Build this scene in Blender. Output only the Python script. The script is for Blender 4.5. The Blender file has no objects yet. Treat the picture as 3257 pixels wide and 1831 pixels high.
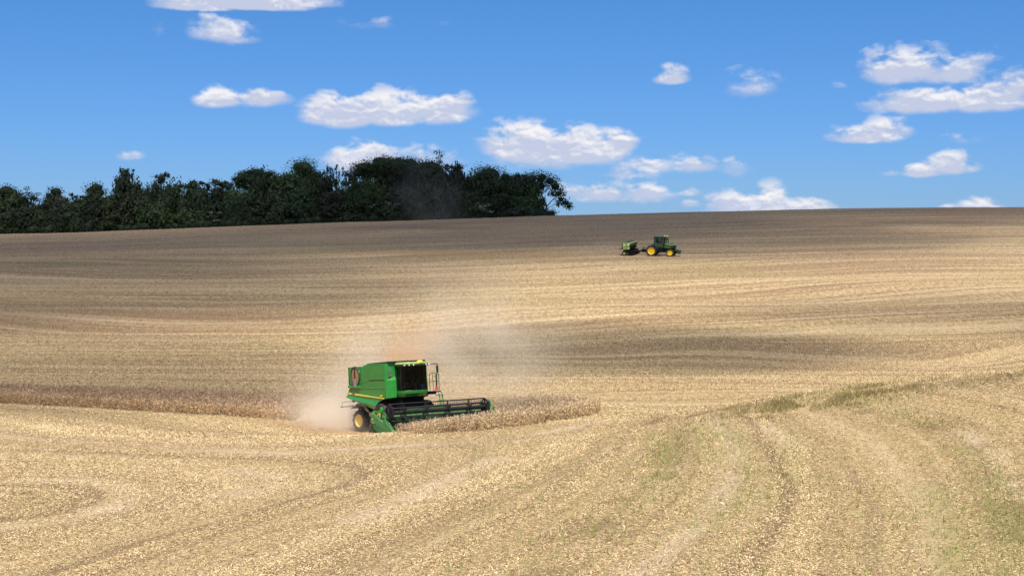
import bpy, bmesh, math, random
import numpy as np
from mathutils import Vector, Matrix

rng = np.random.default_rng(7)
random.seed(7)
scene = bpy.context.scene
COL = scene.collection
R = math.radians

# ------------------------------------------------------------------ camera
CAMZ = 14.0
cam_d = bpy.data.cameras.new("camera")
cam = bpy.data.objects.new("camera", cam_d)
COL.objects.link(cam)
cam_d.sensor_width = 36.0
cam_d.lens = 36.0 * 4474.0 / 3257.0
cam_d.clip_start = 0.5
cam_d.clip_end = 20000
FPX, HOR, CX, CY = 4474.0, 758.7, 1628.5, 915.5
PITCH = math.atan((CY - HOR) / FPX)
cam.location = (0, 0, CAMZ)
cam.rotation_euler = (math.pi / 2 - PITCH, 0, 0)
scene.camera = cam

# ------------------------------------------------------------------ light
SUN_EL, SUN_AZ = R(60), R(176)          # azimuth clockwise from +Y: the sun stands behind the camera
SUN = np.array([math.sin(SUN_AZ) * math.cos(SUN_EL), math.cos(SUN_AZ) * math.cos(SUN_EL), math.sin(SUN_EL)])
sd = bpy.data.lights.new("sun", 'SUN')
sd.energy = 5.0
sd.angle = R(0.53)
sd.color = (1.0, 0.94, 0.85)
so = bpy.data.objects.new("sun", sd)
COL.objects.link(so)
so.rotation_euler = Vector(SUN).to_track_quat('Z', 'Y').to_euler()
so.location = (0, -50, 200)

scene.view_settings.view_transform = 'Standard'
scene.view_settings.look = 'None'
scene.view_settings.exposure = 0.38
scene.view_settings.gamma = 1.0
scene.cycles.volume_bounces = 2
scene.cycles.max_bounces = 8
scene.cycles.transparent_max_bounces = 16
scene.cycles.volume_step_rate = 1.0


class NT:
    """small helper for building node trees"""
    def __init__(self, tree):
        self.t = tree
        self.n = tree.nodes
        self.l = tree.links

    def new(self, typ, **kw):
        nd = self.n.new(typ)
        for k, v in kw.items():
            setattr(nd, k, v)
        return nd

    def put(self, sock, v):
        if isinstance(v, bpy.types.NodeSocket):
            self.l.new(v, sock)
        elif v is not None:
            sock.default_value = v

    def m(self, op, a, b=None, c=None, clamp=False):
        nd = self.new('ShaderNodeMath', operation=op, use_clamp=clamp)
        self.put(nd.inputs[0], a)
        self.put(nd.inputs[1], b)
        self.put(nd.inputs[2], c)
        return nd.outputs[0]

    def v(self, op, a, b=None, c=None):
        nd = self.new('ShaderNodeVectorMath', operation=op)
        self.put(nd.inputs[0], a)
        self.put(nd.inputs[1], b)
        self.put(nd.inputs[2], c)
        return nd.outputs['Value'] if op in ('DOT_PRODUCT', 'LENGTH') else nd.outputs[0]

    def xyz(self, x, y, z):
        nd = self.new('ShaderNodeCombineXYZ')
        self.put(nd.inputs[0], x); self.put(nd.inputs[1], y); self.put(nd.inputs[2], z)
        return nd.outputs[0]

    def sep(self, a):
        nd = self.new('ShaderNodeSeparateXYZ')
        self.put(nd.inputs[0], a)
        return nd.outputs

    def noise(self, vec, scale, detail=4, rough=0.55, dist=0.0, lac=2.0):
        nd = self.new('ShaderNodeTexNoise')
        self.put(nd.inputs['Vector'], vec)
        nd.inputs['Scale'].default_value = scale
        nd.inputs['Detail'].default_value = detail
        nd.inputs['Roughness'].default_value = rough
        nd.inputs['Distortion'].default_value = dist
        nd.inputs['Lacunarity'].default_value = lac
        return nd.outputs['Fac']

    def rng(self, v, a, b, c=0.0, d=1.0, smooth=True):
        nd = self.new('ShaderNodeMapRange', interpolation_type='SMOOTHSTEP' if smooth else 'LINEAR')
        self.put(nd.inputs[0], v)
        for i, x in enumerate((a, b, c, d)):
            self.put(nd.inputs[i + 1], x)
        return nd.outputs[0]

    def mix(self, f, a, b, mode='MIX'):
        nd = self.new('ShaderNodeMix', data_type='RGBA', blend_type=mode)
        self.put(nd.inputs[0], f)
        self.put(nd.inputs[6], a if isinstance(a, bpy.types.NodeSocket) else (*a[:3], 1))
        self.put(nd.inputs[7], b if isinstance(b, bpy.types.NodeSocket) else (*b[:3], 1))
        return nd.outputs[2]

    def attr(self, name, typ='GEOMETRY'):
        nd = self.new('ShaderNodeAttribute', attribute_name=name, attribute_type=typ)
        return nd


# ------------------------------------------------------------------ sky
world = bpy.data.worlds.new("World")
scene.world = world
world.use_nodes = True
W = NT(world.node_tree)
W.n.clear()
sky = W.new('ShaderNodeTexSky', sky_type='NISHITA')
sky.sun_disc = False
sky.sun_elevation = SUN_EL
sky.sun_rotation = SUN_AZ
sky.altitude = 600
sky.air_density = 1.0
sky.dust_density = 0.25
sky.ozone_density = 1.0
dirv = W.new('ShaderNodeTexCoord').outputs['Generated']
dx, dy, dz = W.sep(dirv)
K = 4474.0
az = W.m('MULTIPLY', W.m('ARCTAN2', dx, dy), K)
el = W.m('MULTIPLY', W.m('ARCSINE', dz), K)


def azel(sx, sy):
    x, z = (sx - CX) / FPX, (CY - sy) / FPX
    y2 = math.cos(PITCH) + z * math.sin(PITCH)
    z2 = -math.sin(PITCH) + z * math.cos(PITCH)
    n = math.sqrt(x * x + y2 * y2 + z2 * z2)
    return math.atan2(x, y2) * K, math.asin(z2 / n) * K


# clouds: (centre x, base y, radius x, height above base, depth below base, weight); photograph pixels turned into sky directions
D = 1.2644
CL = [
    (500, 18, 125, 60, 12, 1.0), (620, 14, 190, 70, 14, 1.1), (760, 10, 100, 40, 12, .8),
    (565, 85, 90, 48, 28, .72), (520, 60, 50, 38, 10, .5), (600, 100, 60, 20, 12, .6),
    (545, 252, 75, 38, 22, .95), (660, 246, 85, 26, 26, .8),
    (860, 290, 120, 64, 34, 1.1), (980, 285, 130, 64, 34, 1.15), (1110, 280, 105, 50, 34, 1.05),
    (920, 400, 115, 48, 44, 1.0), (1060, 402, 130, 42, 40, .5),
    (1330, 370, 135, 72, 50, 1.15), (1450, 380, 150, 70, 40, 1.1), (1550, 362, 62, 42, 40, 1.0), (1380, 400, 190, 20, 30, .6), (1640, 418, 110, 34, 22, .65),
    (1740, 420, 90, 28, 18, .7), (1850, 420, 48, 26, 38, .42), (1590, 440, 90, 16, 12, .55),
    (1500, 488, 120, 34, 24, .7), (1620, 490, 90, 36, 24, .75), (1730, 485, 40, 18, 10, .55), (1740, 515, 34, 12, 8, .5),
    (1870, 522, 110, 46, 24, .95), (1940, 522, 60, 62, 24, 1.05), (2010, 522, 100, 36, 30, .8),
    (1690, 202, 52, 42, 13, .85), (1890, 215, 80, 38, 32, .5),
    (2270, 180, 110, 62, 38, .95), (2390, 190, 130, 64, 30, .72), (2540, 220, 80, 50, 50, .75),
    (2330, 262, 170, 46, 26, .95), (2480, 258, 120, 50, 28, 1.0), (2430, 150, 60, 34, 20, .25),
    (2170, 350, 95, 36, 12, .9), (2230, 335, 70, 42, 26, .95), (2430, 350, 70, 12, 12, .25),
    (2320, 436, 60, 34, 12, .9), (2385, 420, 62, 42, 22, .98), (2440, 424, 32, 14, 12, .6), (2250, 436, 40, 12, 8, .35),
    (2470, 522, 60, 26, 20, 1.0), (2390, 524, 34, 12, 10, .6),
    (325, 394, 40, 13, 9, .45), (945, 62, 90, 16, 14, .22), (1113, 58, 24, 8, 8, .2), (2110, 214, 22, 10, 8, .25), (405, 82, 14, 14, 12, .22),
]
PV = W.xyz(az, el, W.m('MULTIPLY', el, -1.0))
q = W.xyz(az, W.m('MULTIPLY', el, 1.7), 0.0)
n1 = W.noise(q, 0.0105, 9, 0.54, 0.15)
n1u = W.noise(W.v('ADD', q, (5.0, 17.0, 0.0)), 0.0105, 6, 0.55, 0.25)
nb = W.noise(q, 0.0045, 3, 0.5, 0.0)
Fsum, Hn, Hd = None, None, None
for (x, y, rx, rt, rb, w) in CL:
    cu, cv = azel(x * D, y * D)
    p_ = W.v('SUBTRACT', PV, (cu, cv, -cv))
    p_ = W.v('MULTIPLY', p_, (1 / (rx * D * 1.06), 1 / (rt * D * 1.12), 1 / (rb * D * 1.1)))
    p_ = W.v('MAXIMUM', p_, (-99.0, 0.0, 0.0))
    r2 = W.v('DOT_PRODUCT', p_, p_)
    F = W.m('MULTIPLY_ADD', r2, -w, w)
    wgt = W.m('MAXIMUM', W.m('ADD', F, 0.3), 0.0)
    Fsum = F if Fsum is None else W.m('MAXIMUM', Fsum, F)
    Hd = wgt if Hd is None else W.m('ADD', Hd, wgt)
    hh = W.sep(p_)[1]
    Hn = W.m('MULTIPLY', hh, wgt) if Hn is None else W.m('MULTIPLY_ADD', hh, wgt, Hn)
Hsum = W.m('DIVIDE', Hn, W.m('MAXIMUM', Hd, 0.001))
# amplitude of the billows: strong on the crowns, weak along the flat bases
amp = W.rng(Hsum, 0.0, 0.5, 1.2, 3.4)
dens = W.m('MULTIPLY_ADD', W.m('SUBTRACT', n1, 0.52), amp, Fsum)
soft = W.rng(Fsum, 0.2, 0.9, 0.55, 0.20)
alpha = W.rng(dens, -0.02, 0.74)
thick = W.rng(Fsum, -0.1, 0.8, 0.42, .97)
alpha = W.m('MULTIPLY', alpha, thick)
# shading from the slope of the billows towards the sun, paler crowns, bluish bases
slope = W.m('SUBTRACT', n1, n1u)
lit = W.m('MULTIPLY_ADD', slope, 5.0, W.m('MULTIPLY_ADD', Hsum, 1.5, -0.08))
lit = W.m('MULTIPLY_ADD', W.m('SUBTRACT', nb, 0.5), 2.2, lit, clamp=True)
lit = W.m('MULTIPLY', lit, W.rng(Fsum, 0.1, 0.8, 0.55, 1.0))
ccol = W.mix(lit, (0.43, 0.47, 0.60), (0.72, 0.71, 0.72))
bgm = W.new('ShaderNodeVectorMath', operation='SCALE')
W.l.new(sky.outputs[0], bgm.inputs[0]); bgm.inputs['Scale'].default_value = 0.0925
# clear tropical air: the photograph's sky is a deeper, purer blue than the bare model
hs = W.new('ShaderNodeHueSaturation')
hs.inputs['Saturation'].default_value = 1.0
hs.inputs['Value'].default_value = 1.0
hs.inputs['Hue'].default_value = 0.5
W.l.new(bgm.outputs[0], hs.inputs['Color'])
air = W.mix(W.rng(dz, -0.02, 0.22, 0.0, 1.0, False), (0.285, 0.460, 0.93), (0.240, 0.555, .915))
air = W.mix(W.rng(dz, 0.22, 0.9, 0.0, 1.0), air, (0.55, 0.80, 1.05))
tint = W.mix(1.0, hs.outputs[0], air, 'MULTIPLY')
# fair-weather cloud over the rest of the sky, above and behind the view
nbk = W.noise(W.v('MULTIPLY', dirv, (1.0, 1.0, 1.6)), 2.6, 6, .6, .3)
cover = W.m('MULTIPLY', W.rng(nbk, .46, .60), W.rng(dz, .27, .40))
tint = W.mix(W.m('MULTIPLY', cover, .8), tint, (.70, .68, .66))
full = W.mix(alpha, tint, ccol)
bg = W.new('ShaderNodeBackground')
W.l.new(full, bg.inputs[0]); bg.inputs[1].default_value = 1.0
wo = W.new('ShaderNodeOutputWorld')
W.l.new(bg.outputs[0], wo.inputs[0])
SKY_TINT = tint.node


# ------------------------------------------------------------------ helpers
def tag(o, label=None, cat=None, group=None, kind=None):
    if label: o['label'] = label
    if cat: o['category'] = cat
    if group: o['group'] = group
    if kind: o['kind'] = kind
    return o


def empty(name, M, parent=None):
    o = bpy.data.objects.new(name, None)
    COL.objects.link(o)
    if isinstance(M, Matrix):
        o.matrix_world = M
    else:
        o.location = M
    if parent: o.parent = parent
    o.empty_display_size = 0.5
    return o


def np_mesh(name, verts, faces, mat, parent=None, attrs=None, smooth=False, k=None):
    """verts (n,3); faces (m,k) all the same size, linked as one object"""
    me = bpy.data.meshes.new(name)
    verts = np.ascontiguousarray(verts, dtype=np.float32)
    faces = np.ascontiguousarray(faces, dtype=np.int32)
    m, k = faces.shape
    me.vertices.add(len(verts)); me.vertices.foreach_set('co', verts.ravel())
    me.loops.add(m * k); me.loops.foreach_set('vertex_index', faces.ravel())
    me.polygons.add(m)
    me.polygons.foreach_set('loop_start', np.arange(0, m * k, k, dtype=np.int32))
    me.polygons.foreach_set('loop_total', np.full(m, k, dtype=np.int32))
    if smooth:
        me.polygons.foreach_set('use_smooth', np.ones(m, dtype=bool))
    for an, (typ, arr) in (attrs or {}).items():
        at = me.attributes.new(an, typ, 'POINT')
        arr = np.ascontiguousarray(arr, dtype=np.float32)
        if typ == 'FLOAT': at.data.foreach_set('value', arr.ravel())
        elif typ == 'FLOAT_COLOR': at.data.foreach_set('color', arr.ravel())
        else: at.data.foreach_set('vector', arr.ravel())
    me.update(calc_edges=True)
    me.materials.append(mat)
    o = bpy.data.objects.new(name, me)
    COL.objects.link(o)
    if parent: o.parent = parent
    return o


class MB:
    """collects shapes of one part into one mesh"""
    def __init__(self):
        self.v, self.f = [], []

    def add(self, vs, fs):
        b = len(self.v)
        self.v += [tuple(p) for p in vs]
        self.f += [tuple(b + i for i in f) for f in fs]
        return self

    def box(self, c, s, rot=None, taper=None):
        x, y, z = s[0] / 2, s[1] / 2, s[2] / 2
        P = [Vector((sx * x, sy * y, sz * z)) for sz in (-1, 1) for sx, sy in ((-1, -1), (1, -1), (1, 1), (-1, 1))]
        if taper:
            for i in range(4, 8): P[i] = Vector((P[i].x * taper, P[i].y * taper, P[i].z))
        if rot is not None:
            P = [rot @ p for p in P]
        c = Vector(c)
        return self.add([p + c for p in P], [(3, 2, 1, 0), (4, 5, 6, 7), (0, 1, 5, 4), (1, 2, 6, 5), (2, 3, 7, 6), (3, 0, 4, 7)])

    def bb(self, a, b):
        """box between two corners"""
        return self.box([(a[i] + b[i]) / 2 for i in range(3)], [abs(b[i] - a[i]) for i in range(3)])

    def prism(self, pts, axis, a, b):
        """polygon extruded along an axis between a and b; pts are the two other coordinates in x,y,z order"""
        n = len(pts)
        def mk(p, t):
            q_ = list(p); q_.insert(axis, t); return tuple(q_)
        vs = [mk(p, a) for p in pts] + [mk(p, b) for p in pts]
        fs = [tuple(range(n))[::-1], tuple(range(n, 2 * n))] + [(i, (i + 1) % n, n + (i + 1) % n, n + i) for i in range(n)]
        return self.add(vs, fs)

    def tube(self, p0, p1, r0, r1=None, n=8):
        p0, p1 = Vector(p0), Vector(p1)
        r1 = r0 if r1 is None else r1
        d = (p1 - p0)
        if d.length < 1e-6: return self
        q_ = d.to_track_quat('Z', 'Y')
        vs = []
        for p, r in ((p0, r0), (p1, r1)):
            for i in range(n):
                a = 2 * math.pi * i / n
                vs.append(p + q_ @ Vector((r * math.cos(a), r * math.sin(a), 0)))
        fs = [(i, (i + 1) % n, n + (i + 1) % n, n + i) for i in range(n)]
        fs += [tuple(range(n))[::-1], tuple(range(n, 2 * n))]
        return self.add(vs, fs)

    def path(self, pts, r, n=6, closed=False):
        pts = list(pts) + ([pts[0]] if closed else [])
        for a, b in zip(pts, pts[1:]):
            self.tube(a, b, r, n=n)
        return self

    def lathe(self, prof, c, axis=1, n=32, flip=False):
        """prof: (radius, height along the axis)"""
        vs, fs = [], []
        for (r, h) in prof:
            for i in range(n):
                a = 2 * math.pi * i / n
                u, w = r * math.cos(a), r * math.sin(a)
                p = [u, w]; p.insert(axis, h)
                vs.append((p[0] + c[0], p[1] + c[1], p[2] + c[2]))
        for k in range(len(prof) - 1):
            for i in range(n):
                j = (i + 1) % n
                fs.append((k * n + i, k * n + j, (k + 1) * n + j, (k + 1) * n + i))
        return self.add(vs, fs)

    def ball(self, c, r, n=10):
        rx, ry, rz = (r, r, r) if isinstance(r, (int, float)) else r
        vs, fs = [], []
        for i in range(n + 1):
            t = math.pi * i / n
            for j in range(2 * n):
                a = math.pi * j / n
                vs.append((c[0] + rx * math.sin(t) * math.cos(a), c[1] + ry * math.sin(t) * math.sin(a), c[2] + rz * math.cos(t)))
        for i in range(n):
            for j in range(2 * n):
                k = (j + 1) % (2 * n)
                fs.append((i * 2 * n + j, (i + 1) * 2 * n + j, (i + 1) * 2 * n + k, i * 2 * n + k))
        return self.add(vs, fs)

    def build(self, name, mat, parent=None, smooth=False, bevel=0.0, recalc=True):
        me = bpy.data.meshes.new(name)
        me.from_pydata(self.v, [], self.f)
        bm = bmesh.new(); bm.from_mesh(me)
        if recalc:
            bmesh.ops.remove_doubles(bm, verts=bm.verts, dist=1e-5)
            bmesh.ops.recalc_face_normals(bm, faces=bm.faces)
        if bevel > 0:
            es = [e for e in bm.edges if len(e.link_faces) == 2 and e.calc_face_angle(0) > 0.5]
            try:
                bmesh.ops.bevel(bm, geom=es, offset=bevel, segments=2, profile=0.6, affect='EDGES', clamp_overlap=True)
            except Exception:
                pass
        bm.to_mesh(me); bm.free()
        me.materials.append(mat)
        o = bpy.data.objects.new(name, me)
        COL.objects.link(o)
        if parent: o.parent = parent
        if smooth:
            for p in me.polygons: p.use_smooth = True
            try:
                me.set_sharp_from_angle(angle=R(35))
            except Exception:
                pass
        return o


# ------------------------------------------------------------------ terrain
def ray(sx, sy):
    x, z = (sx - CX) / FPX, (CY - sy) / FPX
    v = np.array([x, math.cos(PITCH) + z * math.sin(PITCH), -math.sin(PITCH) + z * math.cos(PITCH)])
    return v / v[1]


# harvester pose (local X forward, Y to its left, Z up)
ca, cp = R(31), R(5.6)
HX = np.array([math.sin(ca) * math.cos(cp), -math.cos(ca) * math.cos(cp), math.sin(cp)])
HY = np.array([math.cos(ca), math.sin(ca), 0.0])
HZ = np.cross(HX, HY)
HM = np.stack([HX, HY, HZ], 1)
HO = np.array([-6.467, 85.157, CAMZ - 11.709])
# tractor pose
ta = R(20)
TN = np.array([0, -.085, 1.0]); TN /= np.linalg.norm(TN)
TX = np.array([math.cos(ta), -math.sin(ta), 0.0]); TX -= TN * (TX @ TN); TX /= np.linalg.norm(TX)
TY = np.cross(TN, TX)
TM = np.stack([TX, TY, TN], 1)
TO = np.array([21.445, 214.03, CAMZ - 2.559])

ctrl = []
def P(sx, sy, d, dzz=0.0):
    r = ray(sx, sy) * d
    ctrl.append((r[0], r[1], r[2] + CAMZ + dzz))
for x, y, d in [(0, 1831, 36), (1628, 1831, 35), (3257, 1831, 32), (0, 1600, 47), (1628, 1600, 46), (3257, 1600, 41),
                (0, 1490, 60), (1200, 1490, 60), (2200, 1490, 53), (3257, 1490, 47),
                (0, 1376, 82), (700, 1376, 82), (1900, 1376, 72), (2500, 1376, 60), (3257, 1376, 52),
                (3257, 1176, 68), (2900, 1205, 70), (2529, 1250, 72), (2300, 1284, 76), (2023, 1321, 82),
                (0, 1290, 105), (1900, 1290, 98), (1000, 1285, 112),
                (0, 1081, 150), (1500, 1063, 150), (3257, 1050, 155),
                (0, 975, 176), (1500, 944, 176), (3257, 925, 180),
                (0, 861, 212), (1500, 854, 203), (3257, 830, 210),
                (0, 745, 345), (900, 716, 345), (1770, 686, 345), (2500, 668, 345), (3257, 660, 345),
                (0, 800, 270), (1628, 745, 270), (3257, 722, 270)]:
    P(x, y, d)
for x, d, rel in [(3257, 85, -9.7), (3257, 100, -11.8), (3257, 118, -12.2), (3257, 133, -11.9),
                  (2529, 85, -10.1), (2529, 100, -12.0), (2529, 118, -12.6), (2100, 100, -12.4)]:
    r = ray(x, HOR) * d
    ctrl.append((r[0], d, CAMZ + rel))
for X_, Y_, Z_ in [(-3.7, -2, 0), (-3.7, 2, 0), (0, -2, 0), (0, 2, 0), (3.5, -4, .08), (3.5, 4, .08), (6, -3.8, .26), (5.5, 3.5, .24), (5, 0, .20)]:
    w_ = HO + HM @ np.array([X_, Y_, Z_]); ctrl.append(tuple(w_))
for X_, Y_ in [(-5, -2), (-5, 2), (0, 0), (4, 0), (3, -1.2)]:
    w_ = TO + TM @ np.array([X_, Y_, 0.0]); ctrl.append(tuple(w_))
for x, y, z in [(0, 0, -1.8), (-25, 0, -2.2), (25, 0, -1.5), (0, 16, -4.9), (-20, 18, -5.4), (20, 16, -4.6), (0, -60, 4), (-80, -40, 3), (80, -40, 4),
                (-140, 60, -9.5), (140, 60, -3), (-150, 120, -12.5), (150, 130, -9), (-220, 250, -1.5), (220, 250, 4),
                (-330, 345, -2.5), (330, 345, 9), (-200, 345, -.6)]:
    ctrl.append((x, y, z + CAMZ))
for x, dz_ in [(-300, -3), (-150, -1.6), (0, 2.4), (150, 5), (300, 6)]:
    ctrl.append((x, 400, CAMZ + dz_))
    ctrl.append((x, 480, CAMZ + dz_ - 9))
    ctrl.append((x * 1.5, 650, CAMZ + dz_ - 28))
    ctrl.append((x * 2.5, 900, CAMZ + dz_ - 50))
ctrl = np.array(ctrl)
SC = 100.0
def _phi(r2):
    return 0.5 * r2 * np.log(r2 + 1e-9)
def _solve(c):
    xy = c[:, :2] / SC
    n = len(c)
    d2 = ((xy[:, None] - xy[None]) ** 2).sum(-1)
    A = np.zeros((n + 3, n + 3))
    A[:n, :n] = _phi(d2) + np.eye(n) * 2e-5
    A[:n, n] = 1; A[:n, n + 1:] = xy
    A[n:, :n] = A[:n, n:].T
    b = np.zeros(n + 3); b[:n] = c[:, 2]
    return xy, np.linalg.solve(A, b)
_cxy, _w = _solve(ctrl)

def noise2(x, y, seed, lam):
    """cheap smooth value noise for vectors"""
    r_ = np.random.default_rng(seed)
    tab = r_.random((256, 256))
    u, v = x / lam + 1000.3, y / lam + 1000.7
    iu, iv = np.floor(u).astype(int), np.floor(v).astype(int)
    fu, fv = u - iu, v - iv
    fu = fu * fu * (3 - 2 * fu); fv = fv * fv * (3 - 2 * fv)
    a = tab[iu % 256, iv % 256]; b = tab[(iu + 1) % 256, iv % 256]
    c = tab[iu % 256, (iv + 1) % 256]; d = tab[(iu + 1) % 256, (iv + 1) % 256]
    return (a * (1 - fu) + b * fu) * (1 - fv) + (c * (1 - fu) + d * fu) * fv

def rowcoord(x, y):
    return 0 * np.asarray(x, float) + y

def terrain(x, y):
    x = np.asarray(x, float); y = np.asarray(y, float)
    sh = x.shape
    xf, yf = x.ravel(), y.ravel()
    out = np.empty(len(xf))
    for s in range(0, len(xf), 60000):
        a, b = xf[s:s + 60000] / SC, yf[s:s + 60000] / SC
        d2 = (a[:, None] - _cxy[None, :, 0]) ** 2 + (b[:, None] - _cxy[None, :, 1]) ** 2
        out[s:s + 60000] = _phi(d2) @ _w[:-3] + _w[-3] + a * _w[-2] + b * _w[-1]
    far = np.clip((np.hypot(xf, yf) - 900) / 500, 0, 1)
    out = out * (1 - far) + (CAMZ - 60) * far
    # contour banks and gentle hollows
    rc = yf + 5 * np.sin(xf / 70.0 + .6) - .06 * xf
    m_ = np.exp(-((yf - 190) / 70.0) ** 2)
    near = np.exp(-(((xf - HO[0]) / 14) ** 2 + ((yf - HO[1]) / 12) ** 2))
    nt = np.exp(-(((xf - TO[0]) / 12) ** 2 + ((yf - TO[1]) / 10) ** 2))
    g = (1 - near) * (1 - nt)
    out += g * m_ * 0.30 * np.sin(rc / 21 * 2 * np.pi + 2.5 * noise2(xf, yf, 3, 120))
    out += g * 0.35 * (noise2(xf, yf, 1, 34) - .5) * np.clip(yf / 60, 0.2, 1) + g * 0.12 * (noise2(xf, yf, 2, 9) - .5)
    return out.reshape(sh)

def hit_ground(sx, sy, dmin=25.0, dmax=420.0):
    r = ray(sx, sy)
    ds = np.arange(dmin, dmax, 0.5)
    zt = terrain(r[0] * ds, ds)
    zr = CAMZ + r[2] * ds
    k = np.argmax(zt >= zr)
    if k == 0: return np.array([r[0] * dmax, dmax, zr[-1]])
    a0, a1 = zr[k - 1] - zt[k - 1], zr[k] - zt[k]
    d = ds[k - 1] + 0.5 * a0 / (a0 - a1)
    return np.array([r[0] * d, d, terrain(np.array([r[0] * d]), np.array([d]))[0]])

def inpoly(x, y, poly):
    poly = np.asarray(poly)[:, :2]
    c = np.zeros(x.shape, bool)
    j = len(poly) - 1
    for i in range(len(poly)):
        xi, yi = poly[i]; xj, yj = poly[j]
        t = ((yi > y) != (yj > y)) & (x < (xj - xi) * (y - yi) / (yj - yi + 1e-12) + xi)
        c ^= t
        j = i
    return c

def pdist(x, y, line):
    """distance to a polyline (2D)"""
    best = np.full(x.shape, 1e9)
    for a, b in zip(line, line[1:]):
        ax, ay, bx, by = a[0], a[1], b[0], b[1]
        L = (bx - ax) ** 2 + (by - ay) ** 2 + 1e-9
        t = np.clip(((x - ax) * (bx - ax) + (y - ay) * (by - ay)) / L, 0, 1)
        best = np.minimum(best, np.hypot(x - ax - t * (bx - ax), y - ay - t * (by - ay)))
    return best

def gl(pts, k=D):
    return [hit_ground(a * k, b * k) for a, b in pts]

def densify(line, step=2.0):
    out = []
    for a, b in zip(line, line[1:]):
        n = max(1, int(np.hypot(*(b - a)[:2]) / step))
        for i in range(n): out.append(a + (b - a) * i / n)
    return out + [line[-1]]

# the working passes: lines of equal pass number, laid along the rows seen in the field, fitted as one smooth field
ROWS = [
    (0, [(2600, 1446), (2576, 1350), (2530, 1240), (2470, 1140), (2370, 1075), (2230, 1035), (2100, 1005)]),
    (4, [(2200, 1446), (2180, 1300), (2120, 1180), (2040, 1090), (1960, 1035)]),
    (8, [(1600, 1446), (1700, 1370), (1790, 1290), (1840, 1215), (1855, 1150), (1825, 1090), (1790, 1050)]),
    (10.5, [(1320, 1446), (1440, 1370), (1560, 1290), (1640, 1215), (1680, 1150), (1700, 1100), (1690, 1065)]),
    (14.5, [(900, 1446), (1060, 1370), (1230, 1290), (1400, 1200), (1530, 1120), (1600, 1072)]),
    (18.5, [(400, 1446), (600, 1380), (850, 1290), (1040, 1235), (1250, 1150), (1450, 1090)]),
    (24, [(0, 1420), (250, 1340), (500, 1280), (660, 1235), (690, 1205), (560, 1175), (300, 1162), (0, 1152)]),
    (28, [(0, 1325), (150, 1310), (290, 1275), (340, 1240), (260, 1210), (60, 1205), (-100, 1205)]),
    (19, [(0, 1112), (200, 1118), (450, 1128), (700, 1140), (1000, 1125), (1300, 1103), (1500, 1070)]),
    (11, [(0, 1010), (400, 1030), (740, 1055), (1100, 1075), (1500, 1045)]),
    (-5, [(0, 965), (700, 975), (1300, 985), (1800, 975)]),
    (-26, [(0, 905), (700, 905), (1250, 900), (1500, 904), (2000, 912), (2400, 918)]),
    (-36, [(0, 880), (700, 880), (1250, 868), (1700, 842), (2100, 828), (2576, 812)]),
    (-56, [(0, 795), (1200, 790), (1900, 770), (2576, 735)]),
    (-84, [(0, 722), (700, 716), (1288, 708), (2576, 680)]),
    (-132, [(0, 650), (700, 640), (1288, 622), (2576, 602)]),
    (-215, [(0, 598), (1288, 556), (2576, 530)]),
]
_rc = []
for v_, ln in ROWS:
    for a_ in ln:
        h_ = hit_ground(a_[0] * D, a_[1] * D); _rc.append((h_[0], h_[1], v_))
for x_ in (-250, 0, 250): _rc.append((x_, 430, -315)); _rc.append((x_, 900, -780))
_rc += [(25, 100, 6), (45, 104, 2), (60, 108, -2), (30, 118, -7), (55, 122, -9), (75, 125, -11), (90, 90, 0), (110, 140, -22), (-90, 120, 2), (-90, 150, -30), (90, 60, -6), (-90, 70, 26)]
_rc += [(-60, -20, 40), (60, -20, -25), (0, -60, 20), (0, 10, 12)]
_rc = np.array(_rc, float)
_n = len(_rc)
_rxy = _rc[:, :2] / SC
_A = np.zeros((_n + 3, _n + 3)); _A[:_n, :_n] = _phi(((_rxy[:, None] - _rxy[None]) ** 2).sum(-1)) + np.eye(_n) * 1e-4
_A[:_n, _n] = 1; _A[:_n, _n + 1:] = _rxy; _A[_n:, :_n] = _A[:_n, _n:].T
_rw = np.linalg.solve(_A, np.append(_rc[:, 2], [0, 0, 0]))

def rowcoord(x, y):
    x = np.asarray(x, float).ravel() / SC; y = np.asarray(y, float).ravel() / SC
    out = np.empty(len(x))
    for s_ in range(0, len(x), 60000):
        a, b = x[s_:s_ + 60000], y[s_:s_ + 60000]
        d2 = (a[:, None] - _rxy[None, :, 0]) ** 2 + (b[:, None] - _rxy[None, :, 1]) ** 2
        out[s_:s_ + 60000] = _phi(d2) @ _rw[:-3] + _rw[-3] + a * _rw[-2] + b * _rw[-1]
    return out

def rownoise(v, seed, lam):
    t = np.random.default_rng(seed).random(4096)
    u_ = v / lam + 2000.0
    i_ = np.floor(u_).astype(int); f_ = u_ - i_; f_ = f_ * f_ * (3 - 2 * f_)
    return t[i_ % 4096] * (1 - f_) + t[(i_ + 1) % 4096] * f_

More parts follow.
